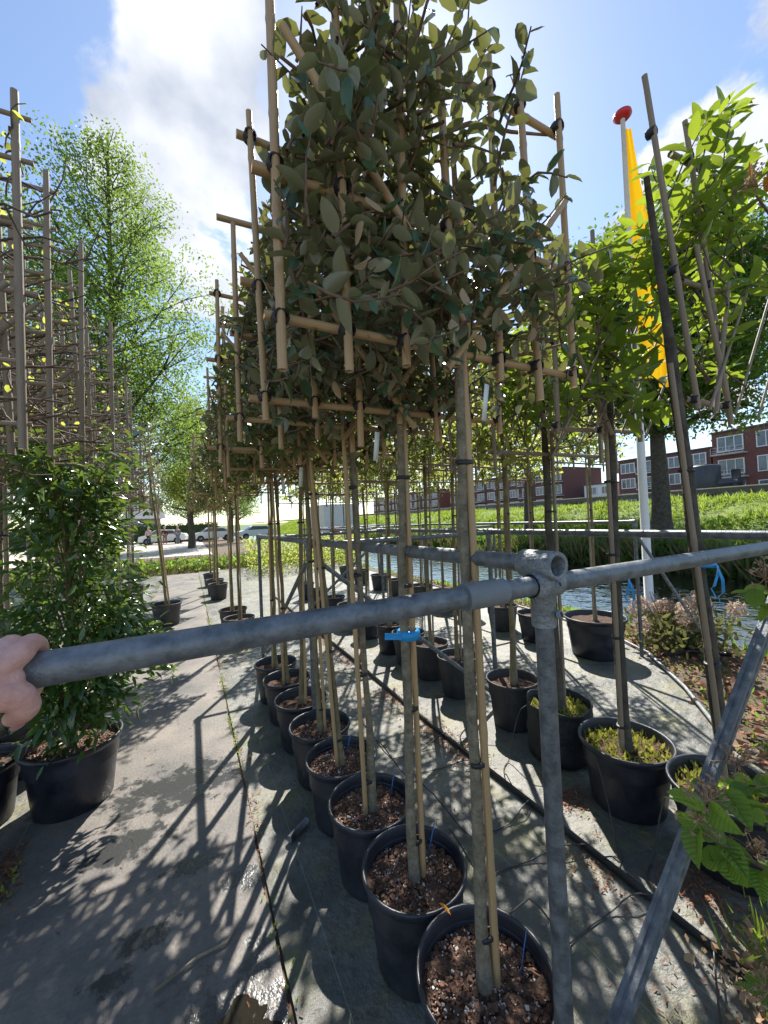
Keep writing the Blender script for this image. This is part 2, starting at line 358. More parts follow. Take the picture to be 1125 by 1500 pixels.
def unit_mesh(kind, mat):
    k = (kind, mat.name)
    if k in _unit: return _unit[k]
    m = MB()
    if kind == 'cane':
        t = [0, .17, .185, .2, .37, .385, .4, .60, .615, .63, .83, .845, .86, 1]; r = [1.03, .98, 1.13, 1, .97, 1.13, 1, .95, 1.1, .98, .93, 1.08, .95, .9]
        m.tube([(0, 0, a) for a in t], r, 8)
    elif kind == 'pipe': m.tube([(0, 0, 0), (0, 0, 1)], 1, 20)
    elif kind == 'tie': m.lathe([(.95, -.5), (1.25, -.45), (1.3, 0), (1.25, .45), (.95, .5)], 10)
    me = m.mesh(kind, mat)
    if kind == 'pipe':
        for p_ in me.polygons:
            if len(p_.vertices) > 4: p_.use_smooth = False
    _unit[k] = me; return me
def rod(name, kind, mat, p0, p1, r, parent=None):
    p0 = Vector(p0); d = Vector(p1)-p0
    o = link(name, unit_mesh(kind, mat), parent); o.location = p0
    o.rotation_mode = 'QUATERNION'; o.rotation_quaternion = d.to_track_quat('Z', 'Y'); o.scale = (r, r, d.length)
    return o
def ring(parent, p, d, r, h=.012, mat=None):
    o = link('tie', unit_mesh('tie', mat or tie_black), parent); o.location = p
    o.rotation_mode = 'QUATERNION'; o.rotation_quaternion = Vector(d).to_track_quat('Z', 'Y'); o.scale = (r, r, h); return o
def nrm(v): return v/(np.linalg.norm(v, axis=-1, keepdims=True)+1e-9)
def frames(D, U):
    D = nrm(D); N = nrm(U-(U*D).sum(-1, keepdims=True)*D); S = np.cross(D, N)
    return np.stack([S, D, N], -1)
def leaf_template(w, fold=.12, curl=.12, tip=1.0, fine=False):
    t = [.10, .28, .50, .72, .89] if fine else [.2, .5, .8]; v = [(0, 0, 0)]; k = len(t)
    for a in t:
        b = w*.5*math.sin(math.pi*a**.85)**.75; z = -curl*a*a+.012*math.sin(a*9)
        v += [(-b, a, z+fold*b*2), (0, a, z), (b, a, z+fold*b*2)]
    v.append((0, tip, -curl)); e = 3*k-2
    q = [f for j in range(k-1) for f in ((1+3*j, 2+3*j, 5+3*j, 4+3*j), (2+3*j, 3+3*j, 6+3*j, 5+3*j))]
    return np.array(v, float), [np.array([(0, 2, 1), (0, 3, 2), (e, e+1, e+3), (e+1, e+2, e+3)]), np.array(q)]
QUAD = (np.array([(0, 0, 0), (.28, .45, .05), (0, 1, -.08), (-.28, .45, .05)]), [np.array([(0, 1, 2, 3)])])
BLADE = (np.array([(-.04, 0, 0), (.04, 0, 0), (.035, .5, .02), (-.035, .5, .02), (0, 1, -.12)]), [np.array([(0, 1, 2, 3)]), np.array([(3, 2, 4)])])
T_ELAE = leaf_template(.52, .16, .14); T_MAGN = leaf_template(.36, .18, .16); T_LAUR = leaf_template(.33, .2, .2); T_VIB = leaf_template(.66, .12, .15)
rngG = np.random.default_rng(7)

# ------------------------------------------------------------------ the setting
def zg(x):                                  # height of the land: bed, canal, dike, street
    return float(np.interp(x, [-400, 5.35, 5.75, 6.6, 10.6, 11.4, 13.6, 16.0, 20, 60, 400], [0, 0, -.22, -.9, -.9, -.22, .75, 1.75, 1.8, 1.9, 1.9]))
def sheet(name, xs, ys, mat, dz=0, zf=zg, kind='structure', noise=0):
    xs = np.array(xs, float); ys = np.array(ys, float); nx, ny = len(xs), len(ys)
    v = np.array([(x, y, zf(x)+dz+(noise*math.sin(x*3.1+y*2.3)*math.cos(y*1.7) if noise else 0)) for y in ys for x in xs])
    i = np.arange(ny-1)[:, None]*nx+np.arange(nx-1)[None]
    m = MB(); m.add(v, [np.stack([i, i+1, i+nx+1, i+nx], -1).reshape(-1, 4)])
    return m.build(name, mat, kind=kind)
gx = [-600, -60, -20, -6, -2, 0, 2, 4, 5, 5.35, 5.75, 6.6, 10.6, 11.4, 12.5, 13.6, 15, 16, 20, 60, 200, 1500]
sheet('ground', gx, [-60, -5, 0, 5, 10, 15, 20, 40, 80, 200, 1500], earth_m, -.012)
# turf lies over the far bank and the land behind it
sheet('dike_turf', [11.3, 11.4, 12.5, 13.6, 15, 16, 16.6], np.linspace(-10, 220, 60), turf_m, .004)
sheet('dike_path', [16.6, 17.4, 18.6], [-10, 40, 220], gravel_m, .006)
sheet('dike_verge', [18.6, 20, 24], [-10, 40, 220], turf_m, .005)
sheet('street', [24, 40, 60], [-10, 40, 220], asph_m, .004)
m = MB(); m.add([(5.5, -60, -.14), (11.9, -60, -.14), (11.9, 400, -.14), (5.5, 400, -.14)], [[0, 1, 2, 3]]); m.build('canal_water', water_m, kind='structure')
# woven cloth with its free edge on the bed side
edge = [(2.7, -3), (2.75, .6), (3.13, 1.36), (3.8, 1.95), (4.4, 2.6), (4.75, 3.3), (4.95, 5), (5.0, 9), (5.0, 15.5)]
m = MB()
va = [(.262, y, .0) for _, y in edge]+[(x, y, .0) for x, y in edge]; k = len(edge)
m.add(va, [[(i, k+i, k+i+1, i+1) for i in range(k-1)]]); m.build('ground_cloth', cloth_m, kind='structure')
m = MB(); m.add([(-6, -3, 0), (-.786, -3, 0), (-.786, 15.3, 0), (-6, 15.3, 0)], [[0, 1, 2, 3]]); m.build('ground_cloth', cloth_m, kind='structure')
pth = sheet('path', np.linspace(-.79, .25, 8), np.linspace(-3, 15.2, 240), path_m, .006, noise=.002)
for v in pth.data.vertices: v.co.x += .006*math.sin(v.co.y*3.1)+.005*math.sin(v.co.y*8.3+1)+.003*math.sin(v.co.y*23)
sheet('sandy_yard', [-60, -20, 0, 5.5], [25, 30, 40, 52], sand_m, .006)
# puddles
def puddle(cx, cy, rx, ry, rot, seed):
    rg = np.random.default_rng(seed); a = np.arange(72)*2*math.pi/72
    r = 1+.16*np.sin(a*2+seed)+.16*np.sin(a*3+2*seed)+.1*np.sin(a*7+seed)+.06*np.sin(a*13+3*seed)+.025*rg.standard_normal(72)
    x = np.cos(a)*rx*r; y = np.sin(a)*ry*r
    v = np.stack([cx+x*math.cos(rot)-y*math.sin(rot), cy+x*math.sin(rot)+y*math.cos(rot), np.full(72, .0125)], -1)
    m = MB(); m.add(v, [np.arange(72)]); return m.build('puddle', pud_m, kind='structure')
puddle(.09, 1.34, .12, .085, .2, 5)

# ------------------------------------------------------------------ pipe frame
SC = .0225
pf = thing('support_railing', 'grey galvanised pipe railing with posts and braces that the potted trees are tied to', 'railing', (.75, .66, 0))
def loc_(p): return (p[0]-.75, p[1]-.66, p[2])
def pipe(name, a, b, r=SC, mat=galv): return rod(name, 'pipe', mat, loc_(a), loc_(b), r, pf)
def fitting(c, dirs, r=.030, l=.05):
    m = MB()
    for d in dirs:
        d = np.array(d, float); m.tube([np.array(c)-d*l*.2-np.array((.75, .66, 0)), np.array(c)+d*l*.5-np.array((.75, .66, 0)), np.array(c)+d*l-np.array((.75, .66, 0)), np.array(c)+d*(l+.004)-np.array((.75, .66, 0))], [r*.99, r, r, r*.93], 18)
    return m.build('fitting', galv_l, pf)
ZC, ZR = 1.433, 1.462
XA, XB, XD = .732, 2.33, 4.32
# front cross rail, in two lengths with a sleeve
pipe('cross_rail', (-.34, .655, 1.425), (.535, .655, 1.432)); pipe('cross_rail', (.535, .655, 1.432), (2.42, .655, 1.438))
rod('sleeve', 'pipe', galv_l, loc_((.50, .655, 1.4318)), loc_((.605, .655, 1.4325)), .0285, pf)
rod('sleeve_lip', 'pipe', galv_l, loc_((.497, .655, 1.4318)), loc_((.500, .655, 1.4318)), .0262, pf)
pipe('post', (XA, .66, 0), (XA, .66, 1.40), .0205, galv_d)
# corner fitting: vertical socket, cross socket, and the open socket of the long rail on top
m = MB(); ox = XA-.75
m.tube([(ox, 0, 1.335), (ox, 0, 1.34), (ox, 0, 1.43)], [.026, .028, .028], 20)
m.tube([(ox-.042, -.005, ZC), (ox-.04, -.005, ZC), (ox+.04, -.005, ZC), (ox+.042, -.005, ZC)], [.027, .0305, .0305, .027], 20)
fit = m.build('corner_fitting', galv_l, pf)
m = MB(); m.lathe([(.0225, .055), (.0225, -.045), (.024, -.048), (.031, -.048), (.033, -.044), (.033, .05), (.030, .056), (.0225, .056)], 24)
ob = m.build('open_socket', galv_l, pf); ob.location = loc_((XA, .66, ZR+.016)); ob.rotation_euler = (R(-90), 0, 0)
for zz_ in (1.365, ZC):
    m = MB(); m.tube([(0, 0, 0), (0, 0, .008), (0, 0, .0081)], [.010, .010, .006], 12); b = m.build('set_screw_boss', galv_l, pf); b.location = loc_((XA+.012, .66-.030, zz_)); b.rotation_euler = (R(75), 0, R(20))
    m = MB(); m.tube([(0, 0, .0082), (0, 0, .009)], [.0055, .0055], 8); c = m.build('set_screw', hole_mat, b)
YR = ZR+.016
pipe('long_rail', (XA, .70, YR), (XA, 2.64, YR-.01)); pipe('long_rail', (XA, 2.66, YR-.01), (XA, 4.8, YR-.02))
pipe('post', (XA, 2.655, 0), (XA, 2.655, YR-.04), .019, galv_d); pipe('post', (XA, 4.8, 0), (XA, 4.8, YR), .019, galv_d)
fitting((XA, 2.655, YR-.01), [(0, 1, 0), (0, -1, 0), (0, 0, -1)], .029); fitting((XA, 4.8, YR-.02), [(0, -1, 0), (0, 0, -1)], .029)
for yy in (2.655, 4.8): pipe('cross_rail', (XA+.03, yy, 1.44), (XB-.02, yy, 1.44), .019); fitting((XB, yy, 1.45), [(-1, 0, 0), (0, 0, -1), (0, 1, 0), (0, -1, 0)], .027)
pipe('long_rail', (XB, .655, 1.45), (XB, 2.65, 1.45)); pipe('long_rail', (XB, 2.66, 1.45), (XB, 4.8, 1.45)); pipe('long_rail', (XB, 4.81, 1.45), (XB, 9.0, 1.45))
for yy in (.655, 2.655, 4.8, 6.9, 9.0): pipe('post', (XB, yy, 0), (XB, yy, 1.43), .019, galv_d)
pipe('foot', (XB, 2.62, .03), (XB-.0, 2.36+.15, .03), .02, galv_d)
pipe('long_rail', (XD, 2.6, 1.45), (XD, 6.9, 1.45), .02); pipe('long_rail', (XD, 6.91, 1.45), (XD, 11, 1.45), .02)
for yy in (2.6, 4.8, 6.9, 9.0, 11): pipe('post', (XD, yy, 0), (XD, yy, 1.44), .019, galv_d)
fitting((XD, 2.6, 1.45), [(0, 1, 0), (0, 0, -1)], .027)
for yy in (6.9, 9.0): pipe('cross_rail', (XB+.02, yy, 1.44), (XD-.02, yy, 1.44), .019)
pipe('cross_rail', (XB+.02, 4.83, 1.41), (XD-.02, 4.83, 1.41), .019)
# braces; the front one is a grooved square section
def brace_sq(a, b, w):
    a = Vector(loc_(a)); b = Vector(loc_(b)); d = b-a
    pr = [(-1, -1), (-.25, -1), (-.18, -.82), (.18, -.82), (.25, -1), (1, -1), (1, -.25), (.82, -.18), (.82, .18), (1, .25), (1, 1), (.25, 1), (.18, .82), (-.18, .82), (-.25, 1), (-1, 1), (-1, .25), (-.82, .18), (-.82, -.18), (-1, -.25)]
    n = len(pr); m = MB()
    v = [(x*w, y*w, 0) for x, y in pr]+[(x*w, y*w, d.length) for x, y in pr]
    m.add(v, [[(i, (i+1) % n, n+(i+1) % n, n+i) for i in range(n)], np.arange(n)[::-1], np.arange(n)+n])
    o = m.build('brace', galv, pf, smooth=False); o.location = a; o.rotation_mode = 'QUATERNION'; o.rotation_quaternion = d.to_track_quat('Z', 'Y'); return o
brace_sq((.80, .715, .03), (XB-.03, .715, 1.42), .0185)
pipe('brace', (XB-.03, 2.60, .05), (XA+.03, 2.60, 1.35), .0165); pipe('brace', (XB-.03, 4.76, 1.35), (XA+.03, 4.76, .1), .0165)
pipe('brace', (XD+.03, 2.60, 1.3), (XD+.55, 2.15, .02), .0165); pipe('brace', (XA, 4.76, .1), (XA, 2.75, 1.3), .0165)

# ------------------------------------------------------------------ potted trellis trees
_pots = {}
def pot_meshes(r, h, mat, n=32, sx=1, sy=1):
    k = (r, h, mat.name, n, sx, sy)
    if k not in _pots:
        m = MB(); m.lathe([(0, .002), (r*.76, .002), (r*.79, .012), (r*.86, h*.45), (r*.935, h-.045), (r*.945, h-.04), (r*.965, h-.035), (r*.975, h-.03)], n, sx=sx, sy=sy)
        rm = MB(); rm.lathe([(r*.975, h-.032), (r*1.0, h-.028), (r*1.03, h-.012), (r*1.035, h-.004), (r*1.02, h+.003), (r*.985, h+.003), (r*.962, h-.006), (r*.94, h-.06), (r*.93, h-.12)], n, sx=sx, sy=sy)
        if mat is bag_mat:      # soft grow bag: straight slumped sides with creases and a limp, folded top edge
            m = MB(); m.lathe([(0, .002), (r*.88, .002), (r*.97, .02), (r*1.0, h*.18), (r*.955, h*.3), (r*.995, h*.45), (r*.95, h*.62), (r*.985, h*.8), (r*.965, h-.03)], n, sx=sx, sy=sy)
            rm = MB(); rm.lathe([(r*.965, h-.032), (r*.99, h-.01), (r*.985, h+.006), (r*.965, h+.006), (r*.94, h-.08)], n, sx=sx, sy=sy)
            for q_ in (m, rm):
                v_ = q_.V[0]; th_ = np.arctan2(v_[:, 1], v_[:, 0]); v_[:, :2] *= (1+.022*np.sin(th_*5+v_[:, 2]*14)+.012*np.sin(th_*11-v_[:, 2]*30))[:, None]; v_[:, 2] += np.where(v_[:, 2] > h-.05, .008*np.sin(th_*4), 0)
        rg = np.random.default_rng(11); s = MB(); pr = []
        rings = [0, .25, .5, .75, .95]; a = np.arange(n)*2*math.pi/n; V = [(0, 0, h-.04)]
        for q in rings[1:]:
            for t in a: V.append((math.cos(t)*r*q*sx*.99, math.sin(t)*r*q*sy*.99, h-.045-.012*q+.006*rg.standard_normal()))
        tri = [(0, 1+i, 1+(i+1) % n) for i in range(n)]; qd = [(1+b*n+i, 1+(b+1)*n+i, 1+(b+1)*n+(i+1) % n, 1+b*n+(i+1) % n) for b in range(3) for i in range(n)]
        s.add(V, [tri, qd])
        _pots[k] = (m.mesh('pot', mat), rm.mesh('rim', mat), s.mesh('soil', soil_mat))
    return _pots[k]
_chips = {}
def chips(r, h, seed, sx, sy):
    rg = np.random.default_rng(seed); out = []
    box = (np.array([(-.5, -.4, -.3), (.5, -.5, -.3), (.4, .5, -.3), (-.5, .4, -.3), (-.4, -.3, .3), (.4, -.4, .35), (.3, .4, .3), (-.4, .3, .25)]), [np.array([(0, 3, 2, 1), (4, 5, 6, 7), (0, 1, 5, 4), (1, 2, 6, 5), (2, 3, 7, 6), (3, 0, 4, 7)])])
    for name, mat, n, s0, s1 in (('bark_chips', chip_brown, 1100, .004, .013), ('perlite_grains', perlite, 380, .0025, .0075)):
        q = np.sqrt(rg.random(n))*.9*r; t = rg.random(n)*6.283
        P = np.stack([np.cos(t)*q*sx, np.sin(t)*q*sy, h-.047-.012*q/r+rg.random(n)*.006], -1)
        Rm = frames(rg.standard_normal((n, 3)), rg.standard_normal((n, 3)))
        sz = (s0+(s1-s0)*rg.random((n, 1))**2)*np.array([[1, 1, .6]])*(1+.6*rg.random((n, 3)))
        m = MB(); m.inst(box, P, Rm, sz[:, :1]); out.append((name, m.mesh(name, mat, False)))
    return out
LEAFM = {}
def leaf_mesh(t, mat, k):
    key = (mat.name, k)
    if key not in LEAFM:
        T = leaf_template({'e': .52, 'm': .36, 'l': .33, 'v': .66}[t], (.08, .2, .34, .15)[k], (.03, .18, .32, -.10)[k], 1.0, True)
        m = MB(); m.add(T[0], T[1]); LEAFM[key] = m.mesh('leaf', mat)
    return LEAFM[key]
def leaf_objects(P, Rm, S, tkey, mat, parent, origin, maxn=300):
    """the largest-showing leaves as objects of their own; returns the mask of those left over"""
    d = np.linalg.norm(P+np.array(origin)-np.array((0, 0, EYE)), axis=1)/S
    idx = np.argsort(d)[:maxn]; rest = np.ones(len(P), bool); rest[idx] = False
    for q, i in enumerate(idx):
        o = link('leaf', leaf_mesh(tkey, mat, q % 4), parent)
        M_ = Matrix(Rm[i].tolist()).to_4x4(); o.rotation_mode = 'QUATERNION'
        o.rotation_quaternion = M_.to_quaternion(); o.location = P[i]; o.scale = (S[i],)*3
    return rest
def shoots(rg, n, xr, zr, yt, Lr, spacing, ls, updir=.6, zbias=1.0, whorl=False, droop=.25, xdir=1.2, taper=0):
    P, D, U, S, lines = [], [], [], [], []
    for _ in range(n):
        st = np.array([rg.uniform(*xr), rg.uniform(-yt, yt), zr[0]+(zr[1]-zr[0])*rg.random()**zbias])
        hf = (st[2]-zr[0])/(zr[1]-zr[0]); st[0] = st[0]*(1-taper*hf)-.34*taper*hf
        d = nrm(np.array([rg.uniform(-.5, .5)*xdir, rg.uniform(-.5, .5)*.9, rg.uniform(updir-.75, updir+.35)]))
        if abs(st[0]) > .6*xr[1] and st[0]*d[0] > 0: d[0] *= -.6
        Ln = rg.uniform(*Lr)*(.75 if abs(st[0]) > .8*xr[1] else 1); k = 5; pts = [st]; dd = d
        for j in range(k-1):
            dd = nrm(dd+.22*rg.standard_normal(3)+np.array([0, 0, .06])); pts.append(pts[-1]+dd*Ln/(k-1))
        pts = np.array(pts); lines.append(pts)
        m = max(3, int(Ln/spacing)); a = rg.random()*6.28
        for j in range(m):
            f = (j+.5)/m if not whorl else .25+.75*((j+1)/m)**.5
            q = f*(k-1); i = min(int(q), k-2); p = pts[i]+(pts[i+1]-pts[i])*(q-i); t = nrm(pts[i+1]-pts[i])
            a += 2.4; s = nrm(np.cross(t, [0.3, .2, 1.])); u = np.cross(s, t)
            sd_ = math.cos(a)*s+math.sin(a)*u
            ld = nrm(t*rg.uniform(.2, .8)+sd_*1.0+np.array([0, 0, -droop*rg.random()*2]))
            P.append(p); D.append(ld); U.append(nrm(np.array([0, 0, 1.])+.55*rg.standard_normal(3)+.3*t)); S.append(rg.uniform(*ls)*(.7+.3*math.sin(math.pi*min(1, f+.15))))
    return np.array(P), frames(np.array(D), np.array(U)), np.array(S), lines
_crowns = {}
ST = {
 'elae': dict(z=(1.96, 2.88), hw=.48, nc=7, bars=(.07, .42, .90), cr=.0115, cm=bamboo, trunk=bark, leaf=L_elae, T='e', tk='e', n=230, L=(.12, .32), sp=.025, ls=(.042, .08), tw=twig_brown, tr=.0162),
 'elae2': dict(z=(1.93, 2.78), hw=.48, nc=6, bars=(.07, .5, .82), cr=.0105, cm=bamboo, trunk=bark_tan, leaf=L_elae2, T='e', tk='e', n=215, L=(.12, .3), sp=.026, ls=(.042, .075), tw=twig_brown, tr=.0155),
 'magn': dict(z=(2.0, 3.45), hw=.50, nc=4, bars=(.06, .6, 1.15), cr=.012, cm=cane_grey, trunk=bark_dark, leaf=L_magn, T='m', tk='m', n=72, L=(.22, .48), sp=.030, ls=(.10, .165), tw=twig, tr=.027),
 'pale': dict(z=(1.95, 2.85), hw=.50, nc=5, bars=(.06, .45, .85), cr=.010, cm=cane_grey, trunk=bark_tan, leaf=L_pale, T=QUAD, tk='q', n=110, L=(.15, .4), sp=.032, ls=(.05, .09), tw=twig, tr=.018),
 'bare': dict(z=(1.98, 3.4), hw=.52, nc=8, bars=(.05, .33, .62, .9, 1.15, 1.36), cr=.0145, cm=cane_grey, trunk=bark, leaf=L_maple, T=T_VIB, tk='q', n=60, L=(.08, .25), sp=.05, ls=(.025, .05), tw=twig, tr=.022),
 'red': dict(z=(1.98, 3.1), hw=.45, nc=5, bars=(.05, .5, 1.0), cr=.012, cm=cane_grey, trunk=bark, leaf=L_red, T=QUAD, tk='q', n=70, L=(.12, .35), sp=.035, ls=(.05, .08), tw=twig_brown, tr=.02),
}
def espalier(style, label, X, Y, r=.19, h=.33, seed=0, fine=0, name='trellis_tree', group=None, tilt=0, dz=0, pot=None, soilk='chips', variant=None, lean=0, tagged=False, base_dx=0, sxy=(1, 1), over=None):
    s = dict(ST[style], **(over or {})); rg = np.random.default_rng(100+seed); t = thing(name, label, 'tree', (X, Y, 0), group)
    pm = pot or pot_mat; n = 40 if fine or pot is bag_mat else 24
    a, b, c = pot_meshes(r, h, pm, n, *sxy); po = link('pot', a, t); link('rim', b, po); so = link('soil', c, t)
    if fine and soilk == 'chips':
        for nm, me in chips(r, h, seed, *sxy): link(nm, me, so, kind='stuff')
    if soilk == 'weeds':
        k = 420; q = np.sqrt(rg.random(k))*.9*r; th = rg.random(k)*6.283
        P = np.stack([np.cos(th)*q*sxy[0], np.sin(th)*q*sxy[1], np.full(k, h-.055)], -1)
        D = np.stack([rg.standard_normal(k)*.6, rg.standard_normal(k)*.6, np.ones(k)], -1)
        m = MB(); m.inst(leaf_template(.3), P, frames(D, rg.standard_normal((k, 3))), rg.uniform(.02, .055, k)); m.build('weeds', moss, so, kind='stuff')
    z0, z1 = s['z'][0]+dz, s['z'][1]+dz; hw = s['hw']
    # trunk with the stake it is tied to
    zt = z0+.75*(z1-z0); zs = np.linspace(h-.09, zt, 12); wob = np.cumsum(rg.standard_normal(12)*.005); wob -= wob[0]
    wy = np.cumsum(rg.standard_normal(12)*.004); tx = base_dx*(1-np.clip((zs-h)/1.2, 0, 1))+lean*(zs-h)
    pts = np.stack([wob+tx, wy, zs], -1); rad = s['tr']*np.interp(zs, [h-.09, h+.04, h+.2, z0, zt], [1.5, 1.2, 1.0, .85, .4])
    m = MB(); m.tube(pts, rad*(1+.06*rg.standard_normal(12)), 12); tr = m.build('trunk', s['trunk'], t)
    sgn = 1 if rg.random() < .6 else -1
    sx_ = sgn*(s['tr']+s['cr']+.003); sy_ = -.012
    tx0 = tx[0]; tx1 = lean*(z0+.2-h)
    rod('stake', 'cane', s['cm'], (sx_+tx0, sy_, h-.10), (sx_+tx1+.003, sy_, z0+.2), s['cr']*.98, t)
    if fine or Y < 5:
        for zq in ((.42, .9, 1.35, 1.75) if fine else (.9, 1.6)):
            f = (zq-h)/(z0+.2-h); rr_ = ring(tr, (sx_*.42+tx0*(1-f)+tx1*f+np.interp(zq, zs, wob)*.6, sy_*.4+np.interp(zq, zs, wy)*.6, zq), (0, 0, 1), 1, .014); rr_.rotation_quaternion = (1, 0, 0, 0); rr_.scale = ((s['tr']+s['cr'])*.80, s['tr']*.86, .014)
    # trellis: upright canes, cross bars, a diagonal
    xs = np.linspace(-hw, hw, s['nc']); xc = s.get('xc', lean*(z0-h)+.02*rg.standard_normal())
    bars = [z0+q for q in s['bars']]; cr_ = s['cr']
    for x in xs:
        e0, e1 = z0-.03+.03*rg.standard_normal(), z1+.04+.04*rg.standard_normal(); ti = tilt+.012*rg.standard_normal()
        rod('cane', 'cane', s['cm'], (xc+x, -.03, e0), (xc+x+ti*(e1-e0), -.03, e1), cr_*rg.uniform(.9, 1.12), t)
        if fine:
            for q in [q_ for q_ in bars if e0+.01 < q_ < e1-.01]: ring(t, (xc+x+ti*(q-e0), -.022, q), (0, 1, .2), cr_*1.35, .034)
    for q in bars:
        ex = rg.uniform(.02, .06, 2); cb_ = cr_*(.7 if style == 'bare' else 1); rod('cross_cane', 'cane', s['cm'], (xc-hw-ex[0], -.03+2*cr_, q+.012*rg.standard_normal()), (xc+hw+ex[1], -.03+2*cr_, q+.012*rg.standard_normal()), cb_*rg.uniform(.95, 1.15), t)
    dgs = 2 if style in ('elae', 'magn', 'bare') else 1
    for k in range(dgs):
        sg = (-1)**(k+seed); rod('diagonal_cane', 'cane', s['cm'], (xc+sg*-.05, -.03-2*cr_, z0+.0+.1*k), (xc+sg*hw*.95, -.03-2*cr_, z0+.62+.1*k), cr_*.95, t)
    if style == 'magn':
        for k in range(4): rod('diagonal_cane', 'cane', s['cm'], (xc-hw+.22*k, -.03-3.4*cr_, z0+.0), (xc-hw+.22*k+.42, -.03-3.4*cr_, z0+.62), .006, t)
    # crown
    key = (style, variant if variant is not None else seed)
    if key not in _crowns:
        if style == 'bare':
            P, Rm, S, lines = shoots(rg, s['n']*2, (-hw, hw), (z0-dz, z1-dz), .05, s['L'], s['sp'], s['ls'], .4)
            P2, Rm2, S2 = P[::2], Rm[::2], S[::2]
            for q in np.linspace(z0-dz-.02, z1-dz-.22, 10)+.05*rg.standard_normal(10):
                for e in (-1, 1):
                    k = 9; ln_ = hw+rg.uniform(-.12, .16); xx = np.linspace(0, e*ln_, k)+.012*rg.standard_normal(k); yy_ = np.cumsum(rg.standard_normal(k)*.016); z_ = q+np.cumsum(rg.standard_normal(k)*.022)+rg.uniform(0, .2)*np.abs(xx)
                    lines.append(np.stack([xx, yy_, z_], -1))
                    for b_ in range(3):
                        j0 = rg.integers(2, 8); p_ = np.array([xx[j0], yy_[j0], z_[j0]]); d_ = nrm(np.array([e*.5, .5*rg.standard_normal(), .8*rg.standard_normal()])); l_ = rg.uniform(.1, .28)
                        lines.append(np.array([p_, p_+d_*l_*.5+.02*rg.standard_normal(3), p_+d_*l_+np.array([0, 0, .03])]))
            P, Rm, S = P2, Rm2, S2
        elif style == 'magn': P, Rm, S, lines = shoots(rg, s['n'], (-max(hw, .3)*.9, max(hw, .3)*.9), (z0-dz+.02, z1-dz-.25), .12, s['L'], s['sp'], s['ls'], .85, 1.0, True, .12)
        else:
            P, Rm, S, lines = shoots(rg, s['n'], (-hw*(1.08 if style == 'elae' else 1.18), hw*(.98 if style == 'elae' else 1.1)), (z0-dz+.09, z1-dz-.02), .13, s['L'], s['sp'], s['ls'], .42, 1.45, taper=.58 if style == 'elae' else .2)
            nb = len(P)//6; jb = rg.integers(0, len(P), nb)        # a denser heart low in the screen
            P = np.concatenate([P, np.stack([rg.uniform(-hw, hw, nb), rg.uniform(-.1, .1, nb), z0-dz+.10+.45*rg.random(nb)], -1)]); Rm = np.concatenate([Rm, Rm[jb]]); S = np.concatenate([S, S[jb]])
        for k in range(5):                                          # limbs from the trunk out along the bars
            e = (-1)**k; zb = z0-dz+.05+.18*k; lines.append(np.array([(0, 0, zb-.06), (e*.12, .01, zb+.03), (e*.28, .0, zb+.06), (e*hw*.95, .0, zb+.12)]))
        mb = MB()
        for ln in lines: a_, b_ = {5: (.0045, .0015), 3: (.005, .002)}.get(len(ln), (.0085, .004)); mb.tube(ln, np.linspace(a_, b_, len(ln)), 5, False)
        _crowns[key] = (P, Rm, S, mb.mesh('branches', s['tw']), {})
    P, Rm, S, bme, cache = _crowns[key]; cf = .7; cxo = s.get('cx', xc*cf)
    br = link('branches', bme, t); br.location = (cxo, 0, dz); br['kind'] = 'stuff'
    cr_o = bpy.data.objects.new('crown', None)
    if fine == 2:
        off = np.array((cxo, 0, dz)); m = MB(); msk = np.ones(len(P), bool)
        d = np.linalg.norm(P+off+np.array((X, Y, 0))-np.array((0, 0, EYE)), axis=1)/S
        idx = np.argsort(d)[:300]; msk[idx] = False; m.leaves(s['T'], P[msk], Rm[msk], S[msk])
        cro = m.build('crown', s['leaf'], t, kind='stuff'); cro.location = off
        leaf_objects(P[idx], Rm[idx], S[idx], s['tk'], s['leaf'], cro, (X, Y, 0))
    else:
        if 'c' not in cache: m = MB(); m.leaves(s['T'], P, Rm, S); cache['c'] = m.mesh('crown', s['leaf'])
        cro = link('crown', cache['c'], t, kind='stuff'); cro.location = (cxo, 0, dz)
    bpy.data.objects.remove(cr_o)
    if tagged:
        m = MB(); m.box((0, 0, -.055), (.022, .0012, .10)); g_ = m.build('tag', white_tag, t); g_.location = (xc-.12+.3*rg.random(), -.055, z0-.02); g_.rotation_euler = (.15, 0, .3)
    return t
def blue_label(t, x, y, h, a=.35):
    m = MB(); m.box((0, 0, .05), (.009, .0015, .13)); o = m.build('plant_label', blue_stick, t); o.location = (x, y, h-.03); o.rotation_euler = (.1, a, .5); return o
GA = 'bamboo-trellised trees in the row by the path'
YA = [.90, 1.285, 1.67, 2.055, 2.44, 2.87, 3.30, 3.72]
ordn = ['first', 'second', 'third', 'fourth', 'fifth', 'sixth', 'seventh', 'eighth', 'ninth', 'tenth']
A = []
for i, y in enumerate(YA):
    lab = ['dark-leaved trellised tree in the pot touching the corner post of the pipe railing',
           'trellised tree with a blue tape band round its stake, second pot from the corner post'][i] if i < 2 else f'bamboo-trellised tree along the path, {ordn[i]} pot from the corner post'
    A.append(espalier('elae' if i < 3 else 'elae2', lab, .70-.008*max(0, i-4), y, .186, .33, i, 2 if i < 2 else (1 if i < 5 else 0), group=GA, dz=[.03, -.03, .0, -.02, .03, 0, .02, -.02][i], variant=None if i < 5 else i % 2+3, tagged=i in (0, 1, 3, 5), pot=pot_mat, lean=[-.01, .0, -.02, -.05, -.02, .015, -.02, .01][i]))
for i, (x, y, a) in enumerate([(.10, -.03, .35), (.09, .05, .4), (.11, .02, .2), (.05, .06, .3), (.06, -.05, .3)]): blue_label(A[i], x, y, .31, a)
